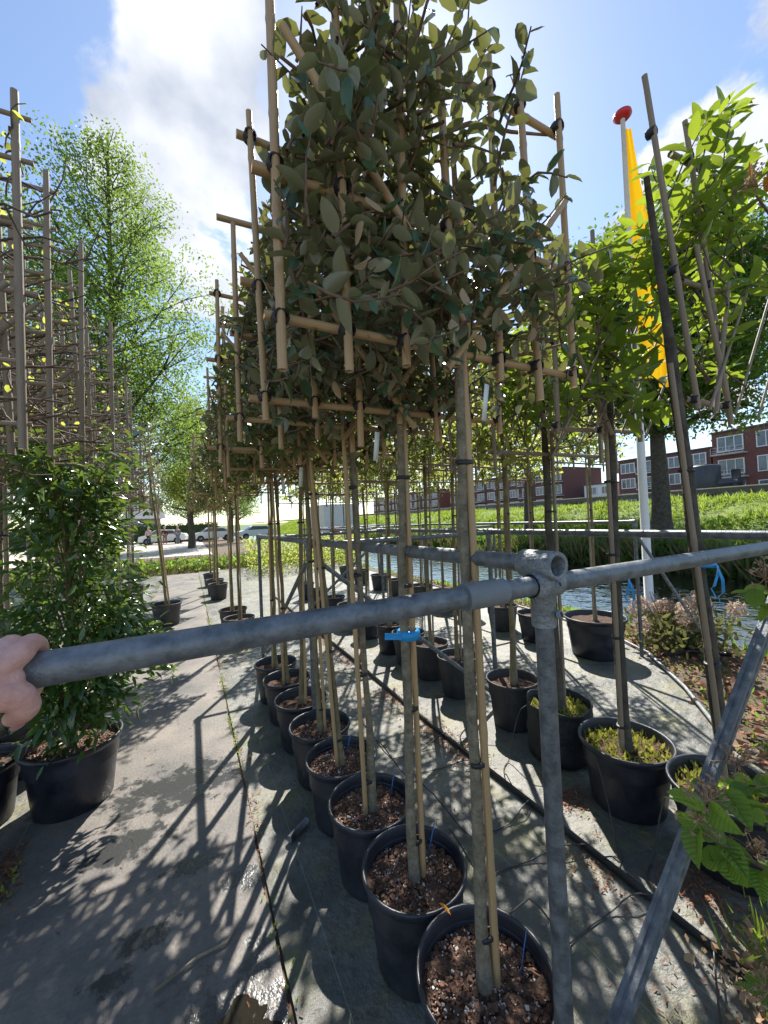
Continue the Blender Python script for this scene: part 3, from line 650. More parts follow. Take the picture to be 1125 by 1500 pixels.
for i, nd in ((0, 12), (1, 7)):
    rg = np.random.default_rng(300+i)
    for k in range(nd):
        me = leaf_mesh('e', pale_litter, k % 4); o = link('dry_leaf', me, A[i]); o.location = (rg.uniform(-.35, .25), rg.uniform(-.17, -.10), 2.02+.30*rg.random()); o.rotation_euler = (R(-100+rg.uniform(-30, 30)), rg.uniform(-.5, .5), rg.uniform(-1.5, 1.5)); o.scale = (.05, .06, .05)
# blue tape round the second tree's stake
ring(A[1], (.016, -.008, 1.17), (0, 0, 1), .034, .035, blue_tape)
m = MB(); m.box((0, 0, 0), (.07, .0012, .024)); o = m.build('tape_end', blue_tape, A[1], smooth=False); o.location = (-.05, -.02, 1.175); o.rotation_euler = (0, .1, -.2)
for i, y in enumerate((5.75, 6.4, 9.4, 10.2, 11.6)):
    espalier('elae2', ['trellised tree in the first pot beyond the gap in the path row', 'trellised tree in the second pot beyond the gap in the path row', 'slim trellised tree in the third pot beyond the gap in the path row', 'slim trellised tree in the fourth pot beyond the gap in the path row', 'last trellised tree of the path row, close to the ditch'][i], .58-.02*i, y, .2, .34, 20+i, 0, group=GA, dz=.05, variant=i % 2+3, pot=pot_dusty)
GB = 'trellised trees in the row behind the dark hose'
YB = [.93, 1.38, 1.86, 2.30, 2.93, 3.38, 3.82, 4.25, 4.95, 5.6, 6.3, 7.2, 8.1]
labB = ['large-leaved trellised tree with a blue ribbon, in the pot under the green shrub', 'large-leaved trellised tree with a blue ribbon and weedy soil in a wide round pot', 'trellised tree in a soft black grow bag behind the hose', 'trellised tree with a bare bamboo stake in a dusty pot beside the grow bag']
for i, y in enumerate(YB):
    st = 'magn' if i < 3 else 'pale'
    lab = labB[i] if i < 4 else f'pale-leaved trellised tree, {ordn[i-4]} after the dusty pot beside the grow bag'
    t = espalier(st, lab, [2.13, 2.10, 2.16, 2.18][i] if i < 4 else 2.14, y, [.225, .225, .205, .19][i] if i < 4 else .18, .34, 40+i, 2 if i < 2 else 0, group=GB, pot=bag_mat if i == 2 else (pot_dusty if i in (3, 4, 5, 6, 9) else pot_mat), soilk='weeds' if i < 3 else 'none', variant=None if i < 5 else i % 2+3, lean=[-.14, 0, 0, 0][i] if i < 4 else .02, tilt=-.2 if i == 0 else 0, dz=[0, 0, -.1, 0][i] if i < 4 else .04*(i % 3), over=[dict(hw=.14, nc=2, n=50, z=(2.0, 3.3), xc=.0, cx=.04), dict(z=(2.0, 3.0), nc=3, bars=(.03, .45), n=60, cx=-.16, hw=.34, xc=-.1), dict(z=(2.05, 2.9), nc=3, bars=(.03, .45), n=40), None][i] if i < 4 else None)
    if i < 2:   # blue ribbon tied at chest height, its ends hanging
        z = 1.34 if i == 0 else 1.22
        ring(t, ((-.14 if i == 0 else 0)*(z-.34)+.01, -.005, z), (0, 0, 1), .040, .02, blue_tape)
        for k, (ax, ln) in enumerate(((.10, .20), (.03, .15))):
            m = MB(); q = np.linspace(0, 1, 7); px_ = ax*q**1.2-(.14 if i == 0 else 0); py_ = -.045-.02*np.sin(q*5+k); pz = z-ln*q+.02*np.sin(q*9)
            v = np.concatenate([np.stack([px_, py_, pz], -1), np.stack([px_+.018, py_+.006*np.cos(q*7), pz+.004], -1)])
            m.add(v, [[(j, j+1, 8+j, 7+j) for j in range(6)]]); m.build('ribbon', blue_tape, t)
GD = 'trellised trees in the row nearest the canal'
espalier('pale', 'young tree in the big wide black tub close to the canal', 4.0, 2.90, .31, .42, 70, 0, group=GD, variant=3, dz=.1)
for i, y in enumerate((3.62, 4.2, 4.95, 5.6, 6.3, 7.2, 8.1, 9.2, 10.2)):
    espalier('pale', f'pale-leaved trellised tree, {ordn[i]} behind the big tub by the canal', 3.86, y, .21, .34, 71+i, 0, group=GD, variant=3+i % 2, dz=.05*(i % 3), pot=pot_dusty if i % 3 else pot_mat)
GC = 'weathered trellises in the row left of the path'
XC = -1.10
for i, y in enumerate((2.08, 2.52, 3.02, 3.5, 4.05, 4.6, 5.4, 6.2, 7.2, 8.2, 9.3, 10.6)):
    st = 'bare' if i < 7 else ('red' if i in (8, 10) else 'bare')
    espalier(st, (f'nearly leafless tree on a grey cane trellis, {ordn[i]} in the row beside the glossy laurel' if i < 7 else [f'yellowing tree on grey canes far down the row beside the path', 'brown-leaved trellised tree far down the row beside the path', 'sparse trellised tree between the two brown-leaved ones', 'second brown-leaved trellised tree, nearer the ditch', 'last sparse trellised tree of the row, at the ditch'][i-7]), XC-.04*(i % 2), y, .19, .34, 90+i, 0, group=GC, variant=i % 3, pot=pot_mat, dz=.04*(i % 2))

# glossy laurel column in a wide pot
t = thing('laurel_bush', 'dense glossy dark green laurel bush in a wide black pot beside the path', 'bush', (-.66, 2.98, 0))
a, b, c = pot_meshes(.245, .37, pot_mat, 40); po = link('pot', a, t); link('rim', b, po); so = link('soil', c, t)
for nm, me in chips(.245, .37, 5, 1, 1): link(nm, me, so, kind='stuff')
rg = np.random.default_rng(5); m = MB(); lines = []
for k in range(60):
    a0 = rg.random()*6.28; z = .42+1.55*rg.random(); rr = .3*(1-.35*max(0, (z-1.1)/.9))
    e = np.array([math.cos(a0)*rr+.05, math.sin(a0)*rr*.9, z+.22]); s0 = np.array([.02*math.cos(a0), .02*math.sin(a0), max(.34, z-.25)])
    lines.append(np.array([s0, s0*.5+e*.5+np.array([0, 0, .02]), e])); m.tube(lines[-1], [.007, .005, .002], 5, False)
m.tube([(0, 0, .30), (.01, 0, .6), (0, .01, 1.2), (0, 0, 1.9)], [.028, .024, .018, .006], 8); m.build('trunk', bark_tan, t)
P, D = [], []
for ln in lines:
    for k in range(74):
        f = .3+.75*rg.random(); p = ln[0]+(ln[2]-ln[0])*f+.07*rg.standard_normal(3); P.append(p)
        o_ = np.array([p[0], p[1], 0]); D.append(nrm(nrm(o_)*.8+.5*rg.standard_normal(3)+np.array([0, 0, -.15])))
for k in range(300):     # a low side branch reaching over the path
    f = rg.random(); p = np.array([.1+.38*f, -.05+.1*f, .95-.25*f+.1*math.sin(3*f)])+.075*rg.standard_normal(3); P.append(p); D.append(nrm(np.array([.7, 0, -.1])+.6*rg.standard_normal(3)))
P = np.array(P); P[:, 2] = np.maximum(P[:, 2], .40); D = np.array(D); U = nrm(np.array([[0, 0, 1.]])+.5*rg.standard_normal((len(P), 3))+.5*np.stack([P[:, 0], P[:, 1], 0*P[:, 0]], -1)); S = rg.uniform(.055, .095, len(P)); Rm = frames(D, U)
dd = np.linalg.norm(P+np.array((-.66, 2.98, 0))-np.array((0, 0, EYE)), axis=1)/S; idx = np.argsort(dd)[:300]; msk = np.ones(len(P), bool); msk[idx] = False
m = MB(); m.leaves('l', P[msk], Rm[msk], S[msk]); cro = m.build('crown', L_laurel, t, kind='stuff'); leaf_objects(P[idx], Rm[idx], S[idx], 'l', L_laurel, cro, (-.66, 2.98, 0))
# black pots at the left edge
for q, (x, y, r_) in enumerate(((-1.62, 3.35, .2), (-.98, 3.62, .2))):
    t = thing('plant_pot', ['black pot with a young laurel beside the glossy bush, farther from the path', 'black pot with a young laurel tucked behind the wide laurel pot'][q], 'pot', (x, y, 0)); a, b, c = pot_meshes(r_, .34, pot_mat, 28); po = link('pot', a, t); link('rim', b, po); link('soil', c, t)
    n = 500; P = np.stack([rg.standard_normal(n)*.10, rg.standard_normal(n)*.10, .4+.75*rg.random(n)], -1); m = MB(); m.inst(T_LAUR, P, frames(rg.standard_normal((n, 3))+np.array([0, 0, .3]), np.array([[0, 0, 1.]])+.6*rg.standard_normal((n, 3))), rg.uniform(.05, .09, n)); m.build('crown', L_laurel, t, kind='stuff')
    m = MB(); m.tube([(0, 0, .28), (.01, .01, .7), (0, 0, 1.1)], [.014, .011, .005], 6); m.build('trunk', bark_tan, t)

# leaning staked young tree in the path
t = thing('staked_tree', 'slender leaning staked tree in a single black pot standing on the path', 'tree', (-.37, 7.5, 0))
a, b, c = pot_meshes(.225, .36, pot_dusty, 28); po = link('pot', a, t); link('rim', b, po); link('soil', c, t)
m = MB(); m.tube([(0, 0, .28), (-.04, 0, .9), (-.10, 0, 1.6), (-.20, .0, 2.6), (-.27, 0, 3.4)], [.024, .021, .018, .012, .004], 9); m.build('trunk', bark_tan, t)
rod('stake', 'cane', bamboo, (.045, -.03, .30), (-.17, -.03, 2.9), .014, t)
P, Rm, S, lines = shoots(rg, 60, (-.22, .22), (1.95, 3.3), .2, (.15, .35), .03, (.045, .085), .3)
P[:, 0] -= .07*(P[:, 2]-.4); m = MB(); m.inst(T_ELAE, P, Rm, S); m.build('crown', leaf_mat('silver_leaf', (.10, .14, .07), (.22, .26, .16), (.32, .33, .26), .3, (.3, .36, .12), .4), t, kind='stuff')

# ------------------------------------------------------------------ hose, drip tubes, ground clutter
m = MB(); ys = np.linspace(.2, 9, 60); m.tube(np.stack([1.62+.012*np.sin(ys*1.7), ys, np.full(60, .0175)], -1), .0145, 10); tag(m.build('irrigation_hose', black_pipe), 'thick black irrigation hose lying on the cloth between the two tree rows', 'hose')
GT = 'thin drip tubes from the hose to the pots'
def drip(y0, end, bulge, n=16):
    p0 = np.array([1.62, y0, .034]); e = np.array(end); q = np.linspace(0, 1, n)[:, None]
    c = (p0+e)/2+np.array(bulge); P = (1-q)**2*p0+2*q*(1-q)*c+q*q*e; zz_ = np.interp(q[:, 0], [0, .12, .3, .62, .85, 1], [.034, .05, .006, .006, .30 if e[2] > .2 else .006, e[2]]); P[:, 2] = zz_
    P[-1, 2] = e[2]; return P
for k, (y0, e, b) in enumerate([(1.0, (.86, .98, .33), (.1, .12, 0)), (1.28, (.85, 1.36, .33), (-.1, .15, 0)), (1.62, (.85, 1.75, .33), (.1, -.2, 0)), (2.0, (.85, 2.1, .33), (0, .2, 0)), (2.4, (.85, 2.5, .33), (0, -.2, 0)),
        (.95, (1.94, 1.03, .34), (.0, .2, 0)), (1.2, (1.92, 1.5, .34), (-.05, -.3, 0)), (1.75, (1.99, 1.94, .34), (-.1, .2, 0)), (2.2, (2.03, 2.4, .34), (-.1, .2, 0)), (.78, (1.22, .5, .006), (-.2, -.05, 0))]):
    m = MB(); m.tube(drip(y0, e, b), .0032, 6); tag(m.build('drip_tube', tube_mat), (f'thin dark drip tube from the hose to the {ordn[k]} pot from the corner post' if k < 5 else f'thin dark drip tube from the hose to the {["pot under the green shrub", "wide weedy round pot", "soft black grow bag", "dusty pot beside the grow bag"][k-5]}') if k < 9 else 'loose thin drip tube ending on the bare cloth below the grooved brace', 'tube', GT if k < 9 else None)
m = MB(); m.tube([(-.16, 1.61, .017), (-.02, 1.655, .02), (.08, 1.66, .016), (.12, 1.71, .016)], [.005, .0055, .005, .003], 7); tag(m.build('fallen_stick', cane_grey), 'thin bent dry stick lying on the grey path', 'stick')
m = MB(); m.add(leaf_template(.62)[0]*.05, leaf_template(.62)[1]); o = m.build('fallen_leaf', orange_leaf); o.location = (.705, 1.065, .335); o.rotation_euler = (.9, .2, 1.2); tag(o, 'orange fallen leaf caught on the rim of the corner pot', 'leaf')
m = MB(); m.tube([(.40, 2.02, .022), (.51, 2.10, .022)], .017, 12); tag(m.build('pipe_offcut', galv), 'short grey pipe end poking out between the pots of the path row', 'pipe')
m = MB(); m.tube([(.98, .98, .012), (1.06, .98, .05), (1.12, 1.02, .012)], .009, 8); tag(m.build('hose_offcut', black_pipe), 'short bent black hose piece on the cloth beside the corner pot', 'hose')
def scatter(name, n, xy, tmpl, mat, s0, s1, label, cat, flat=.25, zoff=.006, seed=1, upright=False):
    rg = np.random.default_rng(seed); P = xy(rg, n); P = np.column_stack([P, np.full(len(P), zoff)]); n = len(P)
    if upright: D = np.stack([rg.standard_normal(n)*.5, rg.standard_normal(n)*.5, np.ones(n)], -1); U = rg.standard_normal((n, 3))
    else: D = np.stack([rg.standard_normal(n), rg.standard_normal(n), flat*rg.random(n)], -1); U = np.array([[0, 0, 1.]])+flat*rg.standard_normal((n, 3))
    m = MB(); m.inst(tmpl, P, frames(D, U), rg.uniform(s0, s1, n)); o = m.build(name, mat, kind='stuff'); return tag(o, label, cat)
def along(x0, sx, y0, y1, clump=3.0):
    def f(rg, n):
        y = y0+(y1-y0)*rg.random(n*2); w = np.sin(y*clump*2.1)+np.sin(y*clump*.9+1); keep = w+.5*rg.standard_normal(n*2) > .1; y = y[keep][:n]
        return np.stack([x0+sx*rg.standard_normal(len(y))+.006*np.sin(y*3.1)+.005*np.sin(y*8.3+1), y], -1)
    return f
CH = (np.array([(-.15, 0, 0), (.15, 0, 0), (.12, 1, .05), (-.12, 1, .05)]), [np.array([(0, 1, 2, 3)])])
scatter('bark_litter', 5200, along(1.58, .075, .3, 8), CH, litter_mat, .006, .024, 'reddish bark flakes and petals drifted along the hose', 'litter')
scatter('bark_litter', 1500, along(1.25, .18, .5, 5, 2), CH, litter_mat, .006, .02, 'reddish litter scattered on the cloth between the rows', 'litter', seed=2)
scatter('bark_litter', 2200, along(1.86, .07, .4, 1.6, 4), CH, litter_mat, .006, .024, 'red-brown litter drifted in front of the wide round pot', 'litter', seed=9)
scatter('seam_weeds', 900, along(.256, .013, .6, 14, 2.2), leaf_template(.45), L_vib, .007, .022, 'tiny green weeds in the seam between path and cloth', 'weeds', upright=True, seed=3)
scatter('seam_litter', 700, along(.262, .02, .6, 9, 3), CH, litter_mat, .008, .025, 'brown crumbs caught in the path seam', 'litter', seed=4)
scatter('seam_weeds', 700, along(-.80, .02, 1.6, 14, 4), leaf_template(.4), moss, .01, .035, 'green weeds along the far seam of the path by the laurel', 'weeds', upright=True, seed=5)
scatter('bark_litter', 1500, along(-.86, .05, 1.4, 2.7, 1.5), CH, litter_mat, .01, .03, 'red-brown litter heaped at the edge of the path near the laurel pot', 'litter', seed=6)
scatter('dry_leaves', 24, lambda rg, n: np.stack([rg.uniform(.3, 3, n), rg.uniform(.8, 5, n)], -1), leaf_template(.55), pale_litter, .02, .045, 'pale curled dry leaves scattered over the cloth', 'leaves', .5, .012, 7)
scatter('path_grit', 260, lambda rg, n: np.stack([rg.uniform(-.75, .22, n), rg.uniform(1, 8, n)], -1), CH, litter_mat, .006, .022, 'sparse brown flecks on the grey path', 'litter', seed=8, zoff=.013)
def bed(rg, n):
    P = np.stack([rg.uniform(2.9, 5.45, n*2), rg.uniform(-.5, 10, n*2)], -1); ex = np.interp(P[:, 1], [e[1] for e in edge], [e[0] for e in edge]); return P[P[:, 0] > ex+.03][:n]
scatter('leaf_litter', 5000, bed, QUAD, litter_mat, .03, .08, 'brown leaf litter covering the bank between cloth and canal', 'litter', .6, .01, 12)
scatter('bank_weeds', 2600, bed, leaf_template(.45), L_vib, .02, .06, 'low green weeds growing through the litter on the canal bank', 'weeds', seed=13, upright=True, zoff=-.01)
m = MB(); pe = [(x+.03, y, .02) for x, y in edge[2:8]]; m.tube(pe, .015, 8); tag(m.build('edging_pipe', galv_l), 'pale pipe edging the cloth along the canal bank', 'pipe')
m = MB(); m.tube([(4.45, 2.45, .03), (4.75, 2.35, .05), (5.0, 2.1, .03)], .022, 8); tag(m.build('valve_hose', black_pipe), 'black hose with valve lying in front of the dry hydrangea', 'hose')

# ------------------------------------------------------------------ bank plants, flag, far vegetation
t = thing('hydrangea_bush', 'dried hydrangea with faded flower heads on the canal bank', 'bush', (4.98, 2.55, 0)); m = MB(); heads = []
for k in range(80):
    a0 = rg.random()*6.28; e = np.array([math.cos(a0)*rg.uniform(.1, .6), math.sin(a0)*rg.uniform(.1, .5), rg.uniform(.25, .62)]); m.tube([(e[0]*.3, e[1]*.3, 0), e*np.array([.7, .7, .6]), e], [.006, .005, .003], 5, False)
    if k % 6 == 0: heads.append(e)
m.build('stalks', twig_brown, t, kind='stuff'); 
for e in heads:
    n = 140; d = nrm(rg.standard_normal((n, 3))); m = MB(); m.inst(QUAD, e+d*.075, frames(rg.standard_normal((n, 3)), d), rg.uniform(.03, .05, n)); m.build('flower_head', pink_flower, t)
n = 900; P = np.stack([rg.standard_normal(n)*.26, rg.standard_normal(n)*.24, .04+.32*rg.random(n)], -1); m = MB(); m.inst(leaf_template(.5), P, frames(rg.standard_normal((n, 3))+np.array([0, 0, .5]), rg.standard_normal((n, 3))), rg.uniform(.05, .11, n)); m.build('leaves', L_reed, t, kind='stuff')
# flag pole
t = thing('flag_pole', 'white flag pole with a limp yellow banner and red cap on the canal bank', 'flag pole', (5.2, 3.0, 0)); t.scale = (.83, .83, .83)
m = MB(); m.tube([(0, 0, -.2), (0, 0, 2.2), (0, 0, 5), (0, 0, 8.0)], [.065, .06, .045, .032], 16); m.build('pole', white_paint, t)
m = MB(); m.lathe([(0, 8.13), (.06, 8.125), (.125, 8.09), (.13, 8.05), (.09, 8.01), (0, 8.0)], 18); m.build('cap', red_paint, t)
nu, nv = 33, 48; V = []
for j in range(nv):
    f = j/(nv-1); wd = .12+.42*min(1, f*1.5)
    for i in range(nu):
        u = i/(nu-1); fold = .12*math.sin(u*8+1.6*f)*(.3+.7*f)+.02*math.sin(u*15+2*f)
        V.append((.03+u*wd*rt.x+fold*fw.x*.9, .0+u*wd*rt.y+fold*fw.y*.9, 7.9-3.95*f-.5*u*(.2+f*.15)))
m = MB(); m.add(V, [[(j*nu+i, j*nu+i+1, (j+1)*nu+i+1, (j+1)*nu+i) for j in range(nv-1) for i in range(nu-1)]]); m.build('banner', yellow_cloth, t)

def tree(name, label, loc, H, r0, cb, cw, nlimb, nleaf, ls, lm, seed, bk=bark_dark, group=None, upang=.7, shape='round', fuzz=.35, cat='tree'):
    rg = np.random.default_rng(seed); t = thing(name, label, cat, loc, group); m = MB(); z = np.linspace(-.3, H*.96, 9)
    wob = np.cumsum(rg.standard_normal((9, 2))*.012*H*.3, 0); wob -= wob[1]; m.tube(np.column_stack([wob, z]), np.interp(z, [-.3, .3, H], [r0*1.35, r0, r0*.08]), 10)
    tips = []
    for k in range(nlimb):
        f = (k+rg.random())/nlimb; zb = cb+(H*.93-cb)*f; a0 = k*2.4+rg.random()
        if shape == 'round': ln = cw*math.sqrt(max(.06, 1-(2*f-.85)**2/1.4))
        else: ln = cw*(1-f)**.75+.12*cw
        ln *= rg.uniform(.7, 1.1); c = np.array([np.interp(zb, z, wob[:, 0]), np.interp(zb, z, wob[:, 1]), zb])
        d = nrm(np.array([math.cos(a0), math.sin(a0), upang*rg.uniform(.5, 1.2)])); p1 = c+d*ln*.5+np.array([0, 0, .04*ln]); p2 = c+d*ln+np.array([0, 0, .12*ln])+.06*ln*rg.standard_normal(3)
        rr = r0*.38*(1-f*.7); m.tube([c, p1, p2], [rr, rr*.6, rr*.15], 6, False); tips += [(c+(p2-c)*q, ln) for q in (.45, .65, .85, 1.0)]
        for b in range(3):
            q = rg.uniform(.35, .9); s0 = c+(p2-c)*q; e = s0+nrm(d+.9*rg.standard_normal(3))*ln*.42; m.tube([s0, (s0+e)/2+.03*ln*rg.standard_normal(3), e], [rr*.4, rr*.28, rr*.1], 5, False); tips += [((s0+e)/2, ln), (e, ln)]
    m.build('trunk', bk, t)
    T = np.array([q[0] for q in tips]); W_ = np.array([q[1] for q in tips]); cl = rg.choice(len(T), nleaf, p=W_**1.6/(W_**1.6).sum())
    # leaves gather in small sprays round the twig ends
    spray = T[cl]+np.clip(rg.standard_normal((nleaf, 3)), -1.5, 1.5)*(W_[cl]*fuzz*.5)[:, None]*np.array([1, 1, .6])
    g5 = np.repeat(spray[:nleaf//9], 9, 0); P = g5+rg.standard_normal(g5.shape)*ls*np.array([1.7, 1.7, .9]); n = len(P)
    m = MB(); m.inst(QUAD, P, frames(rg.standard_normal((n, 3))+np.array([0, 0, -.2]), np.array([[0, 0, 1.]])+.8*rg.standard_normal((n, 3))), rg.uniform(ls*.6, ls*1.35, n)); m.build('crown', lm, t, kind='stuff'); return t
tree('feathery_tree', 'tall feathery light green conifer behind the bare trellises', (-2.5, 16.9, 0), 16.8, .22, 2.6, 4.0, 84, 62000, .11, L_meta, 31, upang=.8, shape='cone', fuzz=.42)
tree('feathery_tree', 'second tall feathery conifer deeper behind the bare trellises', (-6.2, 18.5, 0), 15.5, .2, 2.2, 4.0, 60, 40000, .09, L_meta, 32, upang=.8, shape='cone', fuzz=.42)
tree('conifer', 'yellowish green conifer beyond the end of the path', (.2, 33.5, 0), 12.5, .25, 2.6, 2.9, 54, 34000, .13, L_meta2, 33, upang=.3, shape='cone', fuzz=.4)
tree('conifer', 'slim green conifer standing beside the sandy yard', (3.6, 40, 0), 13, .25, 2.5, 2.6, 44, 22000, .11, L_meta, 34, upang=.3, shape='cone', fuzz=.4)
tree('bank_tree', 'big leafy deciduous tree on the far canal bank behind the flag', (13.0, 7.0, .45), 8.9, .28, 3.2, 3.5, 70, 90000, .125, L_oak, 35, upang=.4, fuzz=.28)
tree('bank_tree', 'leafy deciduous tree on the far bank beside the big one', (13.8, 13.0, .8), 8.5, .22, 2.6, 3.2, 40, 42000, .13, L_oak, 36, upang=.55, fuzz=.26)
tree('yard_tree', 'bare-stemmed tree at the edge of the sandy yard', (-6.3, 27, 0), 10, .26, 4.2, 3.0, 26, 14000, .11, L_meta2, 37, upang=.6)
for k, (x, y, hh, lm) in enumerate([(-20, 62, 13, L_oak), (-10, 68, 12, L_meta), (0, 74, 12, L_oak), (-32, 50, 14, L_oak), (-14, 34, 12, L_meta), (9, 84, 11, L_oak), (-22, 28, 13, L_oak)]):
    tree('background_tree', ['broad tree far behind the hedge', 'pale tree behind the grey-roofed house', 'round tree beyond the parked cars', 'tall broad tree far left of the yard', 'light green tree left of the sandy yard', 'tree at the far end of the canal', 'dark tree behind the conifers and the bare trellises'][k], (x, y, 0), hh, .3, 2.2, hh*.33, 26, 9000, .26, lm, 50+k, group=None)
# hedge and ditch plants
def mass(name, label, cat, n, bounds, mat, tmpl, s0, s1, seed, core=None, upright=False):
    rg = np.random.default_rng(seed); (x0, x1), (y0, y1), (z0, z1) = bounds
    P = np.stack([rg.uniform(x0, x1, n), rg.uniform(y0, y1, n), z0+(z1-z0)*rg.random(n)], -1)
    D = rg.standard_normal((n, 3))+(np.array([0, 0, 2.2]) if upright else 0); m = MB(); m.inst(tmpl, P, frames(D, rg.standard_normal((n, 3))), rg.uniform(s0, s1, n)); return tag(m.build(name, mat, kind='stuff'), label, cat)
t = thing('hedge', 'long clipped dark green hedge behind the parked cars', 'hedge', (-14, 51, 0)); m = MB(); m.box((0, 0, .95), (34, .9, 1.9)); m.build('core', L_hedge, t, smooth=False)
n = 14000; P = np.stack([rg.uniform(-17.2, 17.2, n), rg.uniform(-.6, .6, n), 2.1*rg.random(n)**.7], -1); m = MB(); m.inst(QUAD, P, frames(rg.standard_normal((n, 3)), rg.standard_normal((n, 3))), rg.uniform(.12, .25, n)); m.build('foliage', L_hedge, t, kind='stuff')
mass('ditch_reeds', 'tangle of reeds and grass in the ditch at the end of the path', 'reeds', 9000, ((-9, 5), (15.6, 19.5), (-.1, .05)), L_reed, BLADE, .2, .5, 61, upright=True)
mass('ditch_plants', 'leafy green plants at the edge of the ditch', 'plants', 2500, ((-6, 6), (15.6, 17.5), (0, .4)), L_vib, leaf_template(.5), .08, .2, 62)
mass('ditch_plants', 'pale yellow-green shrubs beyond the tree rows', 'plants', 5000, ((1.8, 5.6), (12.5, 16), (0, 1.1)), L_pale, QUAD, .07, .14, 63)
def bankmass(name, label, n, xr, yr, mat, tmpl, s0, s1, seed, zoff=0, up_=1.6):
    rg = np.random.default_rng(seed); x = rg.uniform(*xr, n); u = rg.random(n); y = yr[0]+(yr[1]-yr[0])*u**1.7; z = np.interp(x, [5.35, 5.75, 10.6, 11.4, 13.6, 16, 20], [0, -.22, -.9, -.22, .75, 1.75, 1.8])
    P = np.stack([x, y, z+zoff], -1); m = MB(); m.inst(tmpl, P, frames(rg.standard_normal((n, 3))*.6+np.array([0, 0, up_]), rg.standard_normal((n, 3))), rg.uniform(s0, s1, n)*(1+.8*u)*(1+.55*np.sin(x*2.3+np.sin(y*.9)*2)*np.sin(y*1.3+x))); return tag(m.build(name, mat, kind='stuff'), label, 'grass' if mat is L_grass else 'plants')
bankmass('bank_grass', 'long bright green grass on the slope of the dike', 90000, (11.9, 16.6), (-2, 70), L_grass, (BLADE[0]*np.array([1.5, 1, 1]), BLADE[1]), .06, .20, 71, 0, .9)
bankmass('bank_weeds', 'darker weeds and nettles in clumps on the dike slope', 14000, (11.9, 14.6), (-1, 50), L_oak, leaf_template(.5), .05, .15, 76, .05, .5)
bankmass('verge_grass', 'grass strip along the guard rail on top of the dike', 9000, (18.7, 20), (-2, 60), L_grass, (BLADE[0]*np.array([2.5, 1, 1]), BLADE[1]), .05, .14, 75)
bankmass('bank_plants', 'large round-leaved plants along the far waterline', 3800, (11.4, 12.4), (3, 34), L_big, leaf_template(.95, .05, .1), .14, .32, 72, .15, .5)
bankmass('bank_reeds', 'reeds standing along the far waterline of the canal', 5000, (11.3, 11.8), (2, 40), L_reed, BLADE, .3, .75, 73)
bankmass('shore_plants', 'low plants along the near edge of the canal', 1400, (5.2, 5.6), (-1, 18), L_vib, leaf_template(.4), .03, .08, 74)

# shrub reaching in from the right; its leaves show sunken side veins
L_vib2 = leaf_mat('veined_leaf', (.07, .18, .025), (.15, .27, .04), (.15, .23, .06), .45, (.45, .65, .07), .36)
nt = L_vib2.node_tree; N = nt.nodes; tcv = N.new('ShaderNodeTexCoord'); spv = N.new('ShaderNodeSeparateXYZ'); nt.links.new(tcv.outputs['Object'], spv.inputs[0])
def vm_(op, a, b=None):
    n = N.new('ShaderNodeMath'); n.operation = op
    for i, v in enumerate((a, b)):
        if v is None: continue
        if isinstance(v, (int, float)): n.inputs[i].default_value = v
        else: nt.links.new(v, n.inputs[i])
    return n.outputs[0]
ax_ = vm_('ABSOLUTE', spv.outputs[0]); ph = vm_('SUBTRACT', vm_('MULTIPLY', spv.outputs[1], 50), vm_('MULTIPLY', ax_, 45))
hv = vm_('MULTIPLY', vm_('POWER', vm_('ABSOLUTE', vm_('SINE', vm_('MULTIPLY', ph, .5))), .35), vm_('MINIMUM', vm_('MULTIPLY', ax_, 40), 1.0))
bv = N.new('ShaderNodeBump'); bv.inputs['Strength'].default_value = .6; bv.inputs['Distance'].default_value = .01; nt.links.new(hv, bv.inputs['Height']); nt.links.new(bv.outputs[0], N['Principled BSDF'].inputs['Normal'])
sh = thing('viburnum_shrub', 'green broad-leaved shrub with dried brown flower clusters leaning over the grooved brace', 'shrub', (1.84, .36, 0))
rg = np.random.default_rng(77); brs = [[(0, 0, 0), (-.1, .05, .5), (-.30, .12, .72), (-.62, .22, .78)], [(0, 0, 0), (-.12, .12, .35), (-.32, .2, .5), (-.55, .28, .66)], [(0, 0, 0), (.02, .05, 1.0), (-.12, .15, 1.25), (-.22, .22, 1.33)], [(0, 0, 0), (.06, .05, 1.6), (0, .14, 2.35), (-.12, .22, 2.62)], [(0, 0, 0), (-.12, .05, .15), (-.35, .1, .22), (-.5, .16, .28)], [(0, 0, 0), (-.1, .15, .6), (-.2, .28, .68), (-.38, .34, .62)]]
m = MB()
LP, LD = [], []; clusters = []
for bi, b in enumerate(brs):
    b = np.array(b, float); m.tube(b, [.014, .010, .007, .003], 7)
    q = np.linspace(0, 1, 14 if bi in (0, 1, 5) else 9)
    for f in q:
        g_ = .38+.62*f; i = min(int(g_*3), 2); p = b[i]+(b[i+1]-b[i])*(g_*3-i); tdir = nrm(b[i+1]-b[i])
        if bi == 3 and f < .9: continue
        for e in (-1, 1): LP.append(p); LD.append(nrm(tdir*.5+np.cross(tdir, [0, 0, 1.])*e+.35*rg.standard_normal(3)+np.array([0, 0, -.35])))
    clusters.append(b[3]+np.array([0, 0, .03])); clusters.append(b[2]+np.array([-.06, .02, .07]))
m.build('stems', twig_brown, sh)
LP = np.array(LP); LD = np.array(LD); n = len(LP); Rm = frames(LD, np.array([[0, 0, 1.]])+.6*rg.standard_normal((n, 3))); S = rg.uniform(.05, .105, n); LP = LP+.02*rg.standard_normal(LP.shape)
for i in range(n):
    o = link('leaf', leaf_mesh('v', orange_leaf if (LP[i][2] > 2.3) else L_vib2, i % 4), sh); o.rotation_mode = 'QUATERNION'; o.rotation_quaternion = Matrix(Rm[i].tolist()).to_quaternion(); o.location = LP[i]; o.scale = (S[i],)*3
